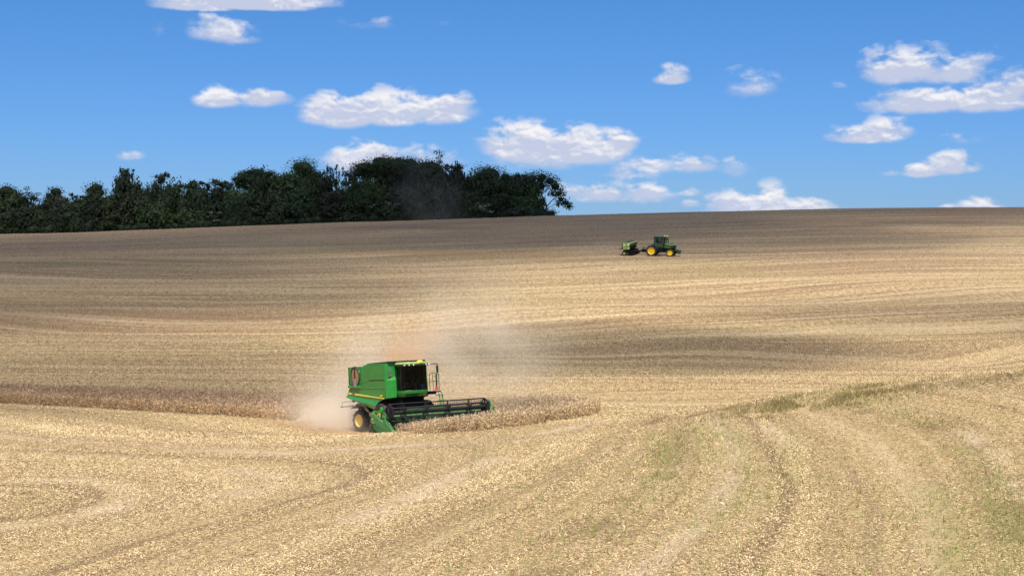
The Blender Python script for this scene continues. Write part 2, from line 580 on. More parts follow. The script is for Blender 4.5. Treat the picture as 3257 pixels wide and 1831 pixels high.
# marks of the wheels and passes on the near slope, and the crest line
L_dark = [gl([(1320, 1446), (1440, 1370), (1560, 1290), (1640, 1215), (1680, 1150), (1700, 1090)]),
          gl([(2576, 1350), (2530, 1240), (2470, 1140), (2370, 1075), (2230, 1040), (2120, 1015)]),
          gl([(1620, 1062), (1760, 1036), (1880, 1012), (1990, 1002), (2120, 992), (2260, 978), (2420, 957), (2576, 937)])]  # crest line: dark for its weeds, with the stubble's shade painted in
L_pale = [gl([(1600, 1446), (1700, 1370), (1790, 1290), (1840, 1215), (1855, 1150), (1825, 1090), (1790, 1050)]),
          gl([(900, 1310), (1040, 1250), (1140, 1200), (1250, 1150)]),
          gl([(0, 1325), (150, 1310), (290, 1275), (340, 1240), (260, 1210), (60, 1205)]),
          gl([(380, 1240), (560, 1245), (680, 1225), (690, 1195), (560, 1180)]),
          gl([(0, 1095), (200, 1112), (450, 1125), (700, 1140), (1000, 1122), (1300, 1105), (1500, 1060)]),
          gl([(2000, 1120), (1950, 1085), (1880, 1060)]),
          gl([(2576, 1250), (2510, 1150), (2420, 1085)])]
L_green = [gl([(1800, 1065), (1860, 1120), (1890, 1180), (1850, 1260), (1760, 1330)]),
           gl([(1640, 1090), (1680, 1130), (1650, 1210)]),
           gl([(1740, 1060), (1770, 1110), (1800, 1170)]),
           gl([(1980, 1090), (2000, 1160), (1960, 1260)]),
           gl([(2410, 1446), (2395, 1340), (2350, 1230)]),
           gl([(2560, 1446), (2550, 1330), (2500, 1200), (2400, 1110)]),
           gl([(2080, 985), (2200, 1010), (2330, 1060)]),
           gl([(2000, 992), (2100, 990), (2160, 1000)])]

# soya strip polygons on the ground
SOY_L = gl([(-150, 1275), (0, 1282), (400, 1304), (700, 1322), (936, 1338), (965, 1318), (930, 1285), (500, 1258), (0, 1246), (-150, 1242)], 1.0)
SOY_R = gl([(1240, 1383), (1400, 1379), (1517, 1371), (1700, 1350), (1860, 1326), (1912, 1306), (1890, 1297), (1780, 1292), (1560, 1297), (1400, 1306)], 1.0)

xs = np.unique(np.concatenate([np.linspace(-3200, -400, 15), np.linspace(-400, -120, 40), np.linspace(-120, -45, 90), np.linspace(-45, 45, 240),
                               np.linspace(45, 120, 90), np.linspace(120, 400, 40), np.linspace(400, 3200, 15)]))
ys = np.unique(np.concatenate([np.linspace(-800, -60, 12), np.linspace(-60, 22, 40), np.linspace(22, 130, 320), np.linspace(130, 240, 180),
                               np.linspace(240, 420, 150), np.linspace(420, 900, 40), np.linspace(900, 5000, 16)]))
GX, GY = np.meshgrid(xs, ys)
GZ = terrain(GX, GY)
gx, gy = GX.ravel(), GY.ravel()
A_dark = np.zeros(len(gx)); A_pale = np.zeros(len(gx)); A_green = np.zeros(len(gx))
msk = (gy > 20) & (gy < 175) & (np.abs(gx) < 80)
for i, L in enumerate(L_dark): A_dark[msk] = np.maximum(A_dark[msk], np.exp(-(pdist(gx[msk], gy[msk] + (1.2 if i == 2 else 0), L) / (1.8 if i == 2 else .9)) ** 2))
for i, L in enumerate(L_pale): A_pale[msk] = np.maximum(A_pale[msk], np.exp(-(pdist(gx[msk], gy[msk], L) / (.4 if i in (0, 5, 6) else .8)) ** 2))
for L in L_green: A_green[msk] = np.maximum(A_green[msk], np.exp(-(pdist(gx[msk], gy[msk], L) / 0.6) ** 2))
nbk_ = np.clip((noise2(gx, gy, 81, 1.3) * .6 + noise2(gx, gy, 82, 3.7) * .5 - .38) * 4, 0, 1)
A_dark *= nbk_
A_dark[msk] = np.maximum(A_dark[msk], .75 * np.exp(-((pdist(gx[msk], gy[msk] + .9, L_dark[2])) / 2.4) ** 2) * np.clip((gx[msk] - 12) / 10, 0, 1)); A_green *= .3 + .7 * nbk_; A_pale *= .35 + .65 * np.clip((noise2(gx, gy, 83, 2.1) - .3) * 3, 0, 1)  # A_dark: shaded side of the stubble below the right crest, painted in
RC = rowcoord(gx, gy)
nx, ny = len(xs), len(ys)
idx = np.arange(nx * ny).reshape(ny, nx)
gf = np.stack([idx[:-1, :-1], idx[:-1, 1:], idx[1:, 1:], idx[1:, :-1]], -1).reshape(-1, 4)

# ground material
mg = bpy.data.materials.new("stubble_ground"); mg.use_nodes = True
G = NT(mg.node_tree); G.n.clear()
pos = G.new('ShaderNodeTexCoord').outputs['Object']
px_, py_, pz_ = G.sep(pos)
row = G.attr('row').outputs['Fac']
rowv = G.xyz(G.m('MULTIPLY', px_, 0.016), G.m('MULTIPLY', row, 0.55), 0.0)
r1 = G.noise(rowv, 1.0, 6, 0.65, 0.0)                         # drifts of straw along the passes
rowv2 = G.xyz(G.m('MULTIPLY', px_, 0.03), G.m('MULTIPLY', row, 1.9), 3.0)
r2_ = G.noise(rowv2, 1.0, 4, 0.6, 0.0)
r0 = G.noise(G.xyz(G.m('MULTIPLY', px_, 0.008), G.m('MULTIPLY', row, 0.15), 7.0), 1.0, 3, 0.6, 0.0)
fine = G.noise(pos, 7.0, 5, 0.72)                             # straw-sized grain
midn = G.noise(G.xyz(G.m('MULTIPLY', px_, 2.2), G.m('MULTIPLY', py_, 0.75), 0.0), 1.0, 5, 0.75)
big = G.noise(pos, 0.028, 3, 0.5)
dist = py_
farf = G.rng(dist, 60.0, 150.0)
grain = G.mix(farf, G.xyz(fine, fine, fine), G.xyz(midn, midn, midn))
gr = G.sep(grain)[0]
ramp = G.new('ShaderNodeValToRGB')
cr = ramp.color_ramp
cr.elements[0].position = 0.30; cr.elements[0].color = (0.115, 0.070, 0.034, 1)
cr.elements[1].position = 0.72; cr.elements[1].color = (0.62, 0.50, 0.28, 1)
e_ = cr.elements.new(0.46); e_.color = (0.36, 0.255, 0.125, 1)
e_ = cr.elements.new(0.58); e_.color = (0.48, 0.365, 0.19, 1)
G.l.new(gr, ramp.inputs[0])
base = ramp.outputs[0]
# drifts: thin cover shows browner soil, thick cover is paler
streak = G.m('MULTIPLY_ADD', G.m('SUBTRACT', r2_, 0.5), 0.65, r1)
streak = G.m('MULTIPLY_ADD', G.m('SUBTRACT', r0, 0.5), G.rng(dist, 80.0, 200.0, 0.4, 0.9), streak)
s1 = G.rng(streak, 0.38, 0.51)
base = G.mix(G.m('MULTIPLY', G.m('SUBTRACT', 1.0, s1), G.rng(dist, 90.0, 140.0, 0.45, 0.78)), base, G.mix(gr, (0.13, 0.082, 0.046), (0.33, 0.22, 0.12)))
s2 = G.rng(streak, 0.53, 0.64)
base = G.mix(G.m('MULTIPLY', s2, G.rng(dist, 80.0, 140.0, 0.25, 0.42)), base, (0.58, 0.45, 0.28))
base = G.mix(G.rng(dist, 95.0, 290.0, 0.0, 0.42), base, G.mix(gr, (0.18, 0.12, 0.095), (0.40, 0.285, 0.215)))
gsh = G.rng(big, 0.5, 0.68)
base = G.mix(G.m('MULTIPLY', gsh, 0.30), base, G.mix(gr, (0.13, 0.11, 0.035), (0.42, 0.36, 0.14)))
bsh = G.rng(big, 0.47, 0.32)
base = G.mix(G.m('MULTIPLY', bsh, 0.30), base, (0.34, 0.20, 0.11))
base = G.mix(G.m('MULTIPLY', G.attr('pale').outputs['Fac'], 0.55), base, (0.58, 0.45, 0.33))
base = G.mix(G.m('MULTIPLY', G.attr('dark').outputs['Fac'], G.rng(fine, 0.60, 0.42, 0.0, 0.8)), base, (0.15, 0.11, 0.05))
base = G.mix(G.m('MULTIPLY', G.attr('green').outputs['Fac'], G.rng(fine, 0.60, 0.45, 0.0, 0.6)), base, (0.27, 0.27, 0.09))
wob = G.noise(G.xyz(G.m('MULTIPLY', px_, 0.05), G.m('MULTIPLY', py_, 0.05), 2.0), 1.0, 3, 0.5)
ph = G.m('FRACT', G.m('MULTIPLY_ADD', row, 1 / 7.6, G.m('MULTIPLY', wob, 0.35)))
cen = G.m('ABSOLUTE', G.m('SUBTRACT', ph, 0.5))
patchy = G.rng(G.noise(G.xyz(G.m('MULTIPLY', px_, 0.035), G.m('MULTIPLY', row, 0.4), 5.0), 1.0, 4, 0.6), .40, .60)
wind = G.m('MULTIPLY', G.rng(cen, 0.11, 0.02), patchy)
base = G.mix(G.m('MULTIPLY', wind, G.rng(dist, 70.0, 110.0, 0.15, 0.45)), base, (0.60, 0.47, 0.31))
strip = G.m('MULTIPLY', G.rng(cen, 0.44, 0.48), G.m('SUBTRACT', 1.0, patchy))
base = G.mix(G.m('MULTIPLY', strip, 0.60), base, (0.17, 0.11, 0.065))
trk = G.m('ABSOLUTE', G.m('SUBTRACT', cen, 0.19))
base = G.mix(G.m('MULTIPLY', G.rng(trk, 0.035, 0.01), G.m('MULTIPLY', patchy, 0.40)), base, (0.24, 0.165, 0.10))
soil = G.attr('soil').outputs['Fac']
base = G.mix(G.m('MULTIPLY', soil, 0.7), base, (0.40, 0.22, 0.11))
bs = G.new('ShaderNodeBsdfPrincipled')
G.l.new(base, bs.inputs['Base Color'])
bs.inputs['Roughness'].default_value = 0.95
bs.inputs['Specular IOR Level'].default_value = 0.15
bump = G.new('ShaderNodeBump'); bump.inputs['Strength'].default_value = 0.9
bump.inputs['Distance'].default_value = 0.10
G.l.new(fine, bump.inputs['Height'])
bump2 = G.new('ShaderNodeBump'); bump2.inputs['Strength'].default_value = 0.55
bump2.inputs['Distance'].default_value = 0.30
G.l.new(streak, bump2.inputs['Height']); G.l.new(bump.outputs[0], bump2.inputs['Normal'])
G.l.new(bump2.outputs[0], bs.inputs['Normal'])
go = G.new('ShaderNodeOutputMaterial'); G.l.new(bs.outputs[0], go.inputs[0])

hl = ((gx - HO[0]) * HX[0] + (gy - HO[1]) * HX[1], (gx - HO[0]) * HY[0] + (gy - HO[1]) * HY[1])
A_soil = np.exp(-((hl[1]) / 4.5) ** 4) * (hl[0] < 4.0) * np.clip((hl[0] + 22) / 12, 0, 1)
tl = ((gx - TO[0]) * TX[0] + (gy - TO[1]) * TX[1], (gx - TO[0]) * TY[0] + (gy - TO[1]) * TY[1])
A_soil = np.maximum(A_soil, 0.7 * np.exp(-((tl[1] + .2) / 2.2) ** 4) * (tl[0] < 1.0) * np.clip((tl[0] + 120) / 60, 0, 1))
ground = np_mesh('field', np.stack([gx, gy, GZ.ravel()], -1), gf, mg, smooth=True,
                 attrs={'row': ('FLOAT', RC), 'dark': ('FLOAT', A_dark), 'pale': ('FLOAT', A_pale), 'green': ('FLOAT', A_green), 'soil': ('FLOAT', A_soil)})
tag(ground, 'harvested soya field of pale straw stubble rolling up to the skyline', 'field', kind='structure')


# ------------------------------------------------------------------ straw, sprouts and soya
def veg_mat(name, rough=0.9, trans=0.0):
    m = bpy.data.materials.new(name); m.use_nodes = True
    T = NT(m.node_tree); T.n.clear()
    c = T.attr('tone').outputs['Color']
    b = T.new('ShaderNodeBsdfPrincipled')
    T.l.new(c, b.inputs['Base Color'])
    b.inputs['Roughness'].default_value = rough
    b.inputs['Specular IOR Level'].default_value = 0.12
    o = T.new('ShaderNodeOutputMaterial')
    if trans > 0:
        tr = T.new('ShaderNodeBsdfTranslucent'); T.l.new(c, tr.inputs[0])
        mx = T.new('ShaderNodeMixShader'); mx.inputs[0].default_value = trans
        T.l.new(b.outputs[0], mx.inputs[1]); T.l.new(tr.outputs[0], mx.inputs[2])
        T.l.new(mx.outputs[0], o.inputs[0])
    else:
        T.l.new(b.outputs[0], o.inputs[0])
    return m

m_straw = veg_mat('dry_straw')
m_soy = veg_mat('dry_soya', trans=0.2)
m_weed = veg_mat('sprout', trans=0.3)

def blades(base, direc, length, width, col, name, mat, side=None):
    """flat tapering blades: base points, unit directions, lengths, widths"""
    n = len(base)
    if side is None:
        s = rng.normal(size=(n, 3))
    else:
        s = side
    s = s - direc * (s * direc).sum(1, keepdims=True)
    s /= np.linalg.norm(s, axis=1, keepdims=True) + 1e-9
    w = s * width[:, None] * 0.5
    tip = base + direc * length[:, None]
    V = np.stack([base - w, base + w, tip + w * 0.6, tip - w * 0.6], 1).reshape(-1, 3)
    F = np.arange(4 * n).reshape(n, 4)
    C = np.repeat(np.concatenate([col, np.ones((n, 1))], 1), 4, axis=0)
    return V, F, C

def unit(a):
    return a / (np.linalg.norm(a, axis=1, keepdims=True) + 1e-9)

# straw litter: density falls with distance, drawn from the wedge the photograph sees plus a margin
N = 1150000
u = rng.random(N)
d0, d1 = 29.0, 150.0
# pdf ~ d^-0.9 over area (d dd) -> heavier near
pw = -0.35
dd = (d0 ** (pw + 1) + u * (d1 ** (pw + 1) - d0 ** (pw + 1))) ** (1 / (pw + 1))
xx = (rng.random(N) * 2 - 1) * (dd * 0.40 + 3)
rr_ = np.stack([xx, dd], 1)
pat = noise2(xx, dd, 11, 1.6) * .6 + noise2(xx, dd, 12, .5) * .4
dk = np.zeros(N); gn = np.zeros(N); pl = np.zeros(N)
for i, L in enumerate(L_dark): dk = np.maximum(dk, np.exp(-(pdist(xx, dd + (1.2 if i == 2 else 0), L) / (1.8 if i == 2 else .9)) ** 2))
for i, L in enumerate(L_pale): pl = np.maximum(pl, np.exp(-(pdist(xx, dd, L) / (.4 if i in (0, 5, 6) else .8)) ** 2))
rv = rowcoord(xx, dd)
rp = .40 * rownoise(rv, 61, .45) + .55 * rownoise(rv + .25 * noise2(xx, dd, 62, 12), 63, .95) + .2 * rownoise(rv, 64, 3.2)
dk *= np.clip((noise2(xx, dd, 81, 1.3) * .6 + noise2(xx, dd, 82, 3.7) * .5 - .38) * 4, 0, 1)
pl *= .35 + .65 * np.clip((noise2(xx, dd, 83, 2.1) - .3) * 3, 0, 1)
dk = np.maximum(dk, .6 * np.exp(-((pdist(xx, dd + .9, L_dark[2])) / 2.2) ** 2) * np.clip((xx - 12) / 10, 0, 1))  # same painted shade below the crest, carried into the straw
keep = (rng.random(N) < np.clip(-.02 + pat * 0.42 + rp * 1.05 - 0.30 * dk - .35 * pl, 0.04, 1))
lx = (xx - HO[0]) * HX[0] + (dd - HO[1]) * HX[1]; ly = (xx - HO[0]) * HY[0] + (dd - HO[1]) * HY[1]
keep &= ~((np.abs(ly) < 4.2) & (lx > -6) & (lx < 4.5) & (rng.random(N) < .7))
xx, dd, dk, pl, rp = xx[keep], dd[keep], dk[keep], pl[keep], rp[keep]
n = len(xx)
zz = terrain(xx, dd)
th = rng.random(n) * 2 * np.pi
tilt = np.abs(rng.normal(0, 0.28, n))
stand = rng.random(n) < 0.10
tilt = np.where(stand, 0.9 + rng.random(n) * .6, tilt)
direc = np.stack([np.cos(th) * np.cos(tilt), np.sin(th) * np.cos(tilt), np.sin(tilt)], 1)
length = (0.025 + 0.062 * rng.random(n) ** 1.5) * (1 + dd / 110)
length = np.where(stand, length * .7, length)
width = (0.007 + 0.009 * rng.random(n)) * (1 + dd / 80)
bs_ = np.stack([xx, dd, zz + 0.004 + 0.035 * rng.random(n)], 1)
t_ = rng.random((n, 1))
c1, c2, c3, c4 = np.array([.66, .53, .33]), np.array([.46, .325, .175]), np.array([.16, .10, .045]), np.array([.50, .47, .18])
col = c1 * (1 - t_) + c2 * t_
pick = rng.random(n)
col = col * (.66 + .60 * rp[:, None])
col = np.minimum(col * (.78 + .58 * rng.random((n, 1))), .86)
ph_ = np.abs((rowcoord(xx, dd) / 7.6 + .12 * noise2(xx, dd, 91, 20)) % 1 - .5)
col = col * (1 + .08 * np.exp(-(ph_ / .07) ** 2) - .24 * np.exp(-((ph_ - .5) / .03) ** 2) - .16 * np.exp(-((ph_ - .19) / .025) ** 2))[:, None]
col = np.where((pick < 0.20)[:, None], c3, col)
col = np.where(((pick > 0.20) & (pick < 0.25))[:, None], c4, col)
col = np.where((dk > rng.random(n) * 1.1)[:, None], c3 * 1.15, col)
sd_ = np.stack([-np.sin(th), np.cos(th), rng.normal(0, .5, n)], 1)
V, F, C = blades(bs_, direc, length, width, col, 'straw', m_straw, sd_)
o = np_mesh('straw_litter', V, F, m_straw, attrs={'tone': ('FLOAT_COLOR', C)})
tag(o, 'cut straw and short stubble littering the near slope', 'straw', kind='stuff')

# green volunteer sprouts in the wheel marks
bx = []
for L in L_green + L_dark[:2]:
    L = densify(L, 0.4)
    for p_ in L:
        for k in range(5):
            if random.random() < .30:
                bx.append((p_[0] + random.gauss(0, .45), p_[1] + random.gauss(0, .5)))
for k in range(1800):
    d_ = 30 + 60 * random.random() ** 1.3
    x_ = (random.random() * 1.3 - .3) * d_ * .38
    if x_ > -2: bx.append((x_, d_))
n_gr = len(bx)
for p_ in densify(L_dark[2], 0.25):
    q_ = float(noise2(np.array([p_[0]]), np.array([p_[1]]), 71, 5.0)[0])
    for k in range(int(8 * max(0, q_ - .2))):
        bx.append((p_[0] + random.gauss(0, .8), p_[1] - .6 - abs(random.gauss(0, 1.6))))
c_ = hit_ground(2090 * D, 1000 * D)
for k in range(2600):
    x_, y_ = c_[0] + random.gauss(0, 2.6), c_[1] + random.gauss(0, 1.6) - .25 * random.gauss(0, 1)
    if noise2(np.array([x_]), np.array([y_]), 72, 1.5)[0] > .42: bx.append((x_, y_))
bx = np.array(bx)
kk = rng.integers(3, 7, len(bx))
ii = np.repeat(np.arange(len(bx)), kk)
bx2 = bx[ii] + rng.normal(0, .035, (len(ii), 2))
n = len(bx2)
th = rng.random(n) * 2 * np.pi; tl_ = R(90) - np.abs(rng.normal(0, .5, n))
direc = np.stack([np.cos(th) * np.cos(tl_), np.sin(th) * np.cos(tl_), np.sin(tl_)], 1)
bs_ = np.column_stack([bx2, terrain(bx2[:, 0], bx2[:, 1]) - .01])
t_ = rng.random((n, 1))
col = np.array([.28, .31, .09]) * (1 - t_) + np.array([.50, .47, .20]) * t_
ol = (ii >= n_gr)[:, None]
col = np.where(ol, (np.array([.30, .25, .11]) * (.6 + .9 * rng.random((n, 1)))), col)
V, F, C = blades(bs_, direc, .07 + .16 * rng.random(n), .012 + .016 * rng.random(n), col, 'weed', m_weed)
o = np_mesh('green_sprouts', V, F, m_weed, attrs={'tone': ('FLOAT_COLOR', C)})
tag(o, 'green sprouts growing in curved lines through the near stubble', 'weeds', kind='stuff')

# stubble tufts on the far slope
N = 420000
dd = 118 + (rng.random(N) ** 1.25) * 235
xx = (rng.random(N) * 2 - 1) * (dd * 0.40 + 4)
k_ = ~((np.abs((xx - TO[0]) * TX[0] + (dd - TO[1]) * TX[1]) < 9) & (np.abs(dd - TO[1]) < 5) & (rng.random(N) < .6))
rcx = rowcoord(xx, dd)
k_ &= rng.random(N) < np.clip(.25 + 1.3 * noise2(xx / 14, rcx, 21, 1.1) * noise2(xx / 30, rcx, 22, 5) * 2, .1, 1)
xx, dd = xx[k_], dd[k_]
n = len(xx)
th = rng.random(n) * 2 * np.pi; tl_ = R(60) + rng.normal(0, .5, n)
direc = np.stack([np.cos(th) * np.cos(tl_), np.sin(th) * np.cos(tl_), np.abs(np.sin(tl_))], 1)
bs_ = np.column_stack([xx, dd, terrain(xx, dd) - .01])
pick = rng.random((n, 1))
col = np.where(pick < .55, np.array([.50, .38, .21]), np.where(pick < .85, np.array([.24, .16, .10]), np.array([.62, .52, .33])))
sd_ = np.tile(np.array([[1.0, 0.1, 0.0]]), (n, 1))
V, F, C = blades(bs_, direc, .07 + .11 * rng.random(n), .022 + .035 * rng.random(n), col, 's', m_straw, sd_)
o = np_mesh('stubble', V, F, m_straw, attrs={'tone': ('FLOAT_COLOR', C)})
tag(o, 'short cut stubble covering the far slope of the field', 'stubble', kind='stuff')


def soya(name, poly, dens, label, sunlit_edge, tint=(1, 1, 1)):
    poly = np.array(poly)
    x0, y0 = poly[:, 0].min(), poly[:, 1].min(); x1, y1 = poly[:, 0].max(), poly[:, 1].max()
    n0 = int((x1 - x0) * (y1 - y0) * dens)
    x = x0 + rng.random(n0) * (x1 - x0)
    y = y0 + rng.random(n0) * (y1 - y0)
    y = y + rng.normal(0, .25, n0)
    k = inpoly(x + rng.normal(0, .12, n0), y, poly)
    lx = (x - HO[0]) * HX[0] + (y - HO[1]) * HX[1]; ly = (x - HO[0]) * HY[0] + (y - HO[1]) * HY[1]
    k &= ~((lx < 4.75 + rng.normal(0, .08, n0)) & (ly < 3.75) & (lx > -9) & (ly > -6))
    k &= ~((ly < -3.55) & (lx > -9) & (lx < 9))
    x, y = x[k], y[k]
    n = len(x)
    z = terrain(x, y)
    hgt = (0.74 + .16 * noise2(x, y, 31, 3.0)) * (0.8 + .3 * rng.random(n))
    lyk = (x - HO[0]) * HY[0] + (y - HO[1]) * HY[1]; lxk = (x - HO[0]) * HX[0] + (y - HO[1]) * HX[1]
    hgt = hgt * np.where((lxk > 4) & (lxk < 9), np.clip(.52 + (lyk + 3.6) * .085, .5, 1), 1)
    lean = rng.normal(0, .13, (n, 2))
    Vs, Fs, Cs = [], [], []
    off = 0
    tone = noise2(x, y, 33, 1.2)
    fringe = np.clip(1.3 - pdist(x, y, sunlit_edge) / 1.1, 0, 1)  # front edge that the sun lights, its glow painted in as gold
    brown, gold, mauve = np.array([.34, .24, .145]), np.array([.68, .52, .30]), np.array([.53, .41, .30])
    b0 = np.column_stack([x, y, z - .02])
    d_ = unit(np.column_stack([lean, np.ones(n)]))
    for q_ in range(2):
        V, F, C = blades(b0, d_, hgt, np.full(n, .022), np.tile(brown, (n, 1)), 's', None)
        Vs.append(V); Fs.append(F + off); Cs.append(C); off += len(V)
    for q_ in range(11):
        t = .12 + .9 * rng.random(n)
        p0 = b0 + d_ * (hgt * t)[:, None]
        th = rng.random(n) * 2 * np.pi; tl_ = rng.normal(.5, .55, n)
        dr = np.stack([np.cos(th) * np.cos(tl_), np.sin(th) * np.cos(tl_), np.sin(tl_)], 1)
        g = rng.random((n, 1))
        c = np.where(g < .45, gold, np.where(g < .8, mauve, brown)) * (.75 + .5 * rng.random((n, 1)))
        c = c * (1 - .55 * fringe[:, None]) + gold * 1.15 * .55 * fringe[:, None]
        c = c * (0.85 + .3 * tone[:, None]) * np.array(tint)
        V, F, C = blades(p0, dr, .07 + .10 * rng.random(n), .02 + .028 * rng.random(n), c, 's', None)
        Vs.append(V); Fs.append(F + off); Cs.append(C); off += len(V)
    o = np_mesh(name, np.concatenate(Vs), np.concatenate(Fs), m_soy, attrs={'tone': ('FLOAT_COLOR', np.concatenate(Cs))})
    tag(o, label, 'soya crop', kind='stuff')
    return o

soya('standing_crop', SOY_L, 34, 'strip of brown uncut soya left of the dust cloud', SOY_L[:5], (.98, .90, .87))
soya('standing_crop', SOY_R, 34, 'golden brown patch of uncut soya in front of the reel', SOY_R[:6])

# ------------------------------------------------------------------ materials for things
def pmat(name, col, rough=0.5, metal=0.0, spec=0.5, coat=0.0, dust=0.0, dustcol=(0.42, 0.29, 0.17), nscale=3.0, var=0.12, bump=0.0):
    """painted / rubber / metal surface with uneven tone and field dust lying on upward faces"""
    m = bpy.data.materials.new(name); m.use_nodes = True
    T = NT(m.node_tree); T.n.clear()
    p_ = T.new('ShaderNodeTexCoord').outputs['Object']
    n = T.noise(p_, nscale, 6, 0.65)
    n2 = T.noise(p_, nscale * 7, 4, 0.6)
    c = T.mix(T.rng(n, .3, .7), [x * (1 - var) for x in col], [min(1, x * (1 + var)) for x in col])
    b = T.new('ShaderNodeBsdfPrincipled')
    rg = T.m('MULTIPLY_ADD', n2, 0.25, rough - .12)
    if dust > 0:
        nz = T.sep(T.new('ShaderNodeNewGeometry').outputs['Normal'])[2]
        f = T.m('MULTIPLY', T.m('MULTIPLY_ADD', T.rng(nz, 0.2, 0.95), 0.65, 0.35), T.rng(T.m('MULTIPLY_ADD', n2, .4, n), .42, .95))
        f = T.m('MULTIPLY', f, dust, clamp=True)
        c = T.mix(f, c, dustcol)
        rg = T.m('MULTIPLY_ADD', f, 0.5, rg, clamp=True)
    T.l.new(c, b.inputs['Base Color'])
    T.l.new(rg, b.inputs['Roughness'])
    b.inputs['Metallic'].default_value = metal
    b.inputs['Specular IOR Level'].default_value = spec
    b.inputs['Coat Weight'].default_value = coat
    b.inputs['Coat Roughness'].default_value = 0.12
    if bump:
        bp = T.new('ShaderNodeBump'); bp.inputs['Strength'].default_value = bump; bp.inputs['Distance'].default_value = .02
        T.l.new(n2, bp.inputs['Height']); T.l.new(bp.outputs[0], b.inputs['Normal'])
    o = T.new('ShaderNodeOutputMaterial'); T.l.new(b.outputs[0], o.inputs[0])
    return m

M_GREEN = pmat('green_paint', (0.018, 0.235, 0.028), .36, coat=.35, dust=.06)
M_GREEN2 = pmat('worn_green_paint', (0.03, 0.19, 0.05), .5, dust=.28)
M_GREEND = pmat('deep_green_paint', (0.010, 0.06, 0.022), .4, coat=.2, dust=.1)
M_TABLE = pmat('scuffed_green_paint', (0.018, 0.13, 0.03), .5, dust=.55, dustcol=(.22, .19, .09), nscale=6, var=.35)
M_LIME = pmat('lime_green_paint', (0.30, 0.47, 0.10), .5, dust=.4)
M_YEL = pmat('yellow_paint', (0.90, 0.60, 0.012), .4, coat=.2, dust=.10)
M_YSTR = pmat('yellow_decal', (0.85, 0.70, 0.08), .45, dust=.1)
M_RUB = pmat('tyre_rubber', (0.026, 0.025, 0.025), .7, spec=.35, dust=.5, dustcol=(.13, .10, .075), nscale=5)
M_BLK = pmat('black_steel', (0.010, 0.010, 0.012), .40, spec=.4, dust=.12, dustcol=(.16, .12, .09), nscale=4)
M_DARK = pmat('dark_machinery', (0.006, 0.0065, 0.006), .75, spec=.2, dust=.12, dustcol=(.10, .075, .05))
M_STEEL = pmat('bright_steel', (0.55, 0.53, 0.50), .35, metal=.8, dust=.3)
M_SCREEN = pmat('rusty_screen', (0.36, 0.19, 0.10), .85, spec=.2, nscale=9, var=.3, dust=.3)
M_GREY = pmat('grey_plastic', (0.10, 0.10, 0.10), .55, dust=.2)
M_RED = pmat('red_paint', (0.62, 0.03, 0.03), .4)
M_PINK = pmat('pale_reflector', (0.75, 0.50, 0.48), .4)
M_ORNG = pmat('orange_hydraulics', (0.55, 0.12, 0.03), .5)
M_SEAT = pmat('seat_cloth', (0.010, 0.010, 0.010), .9)
M_BLUE = pmat('blue_plastic', (0.03, 0.13, 0.36), .5)
M_LAMP = pmat('lamp_glass', (0.75, 0.72, 0.70), .15, spec=.8)
M_INT = pmat('cab_lining', (0.014, 0.020, 0.016), .8)
M_WHITE = pmat('white_decal', (0.72, 0.75, 0.66), .5)

def glass_mat(name, tint, alpha):
    m = bpy.data.materials.new(name); m.use_nodes = True
    T = NT(m.node_tree); T.n.clear()
    tr = T.new('ShaderNodeBsdfTransparent'); tr.inputs[0].default_value = (*tint, 1)
    gl_ = T.new('ShaderNodeBsdfGlossy'); gl_.inputs['Roughness'].default_value = 0.03
    gl_.inputs['Color'].default_value = (.9, .95, .93, 1)
    fr = T.new('ShaderNodeFresnel'); fr.inputs['IOR'].default_value = 1.25
    n = T.noise(T.new('ShaderNodeTexCoord').outputs['Object'], 2.5, 5, .6)
    df = T.new('ShaderNodeBsdfDiffuse'); df.inputs[0].default_value = (.25, .2, .15, 1)
    mx0 = T.new('ShaderNodeMixShader'); T.l.new(T.rng(n, .3, .8, 0.0, alpha), mx0.inputs[0])
    T.l.new(tr.outputs[0], mx0.inputs[1]); T.l.new(df.outputs[0], mx0.inputs[2])
    mx = T.new('ShaderNodeMixShader'); T.l.new(fr.outputs[0], mx.inputs[0])
    T.l.new(mx0.outputs[0], mx.inputs[1]); T.l.new(gl_.outputs[0], mx.inputs[2])
    o = T.new('ShaderNodeOutputMaterial'); T.l.new(mx.outputs[0], o.inputs[0])
    return m
M_GLASS = glass_mat('cab_glass', (.42, .52, .47), .0)


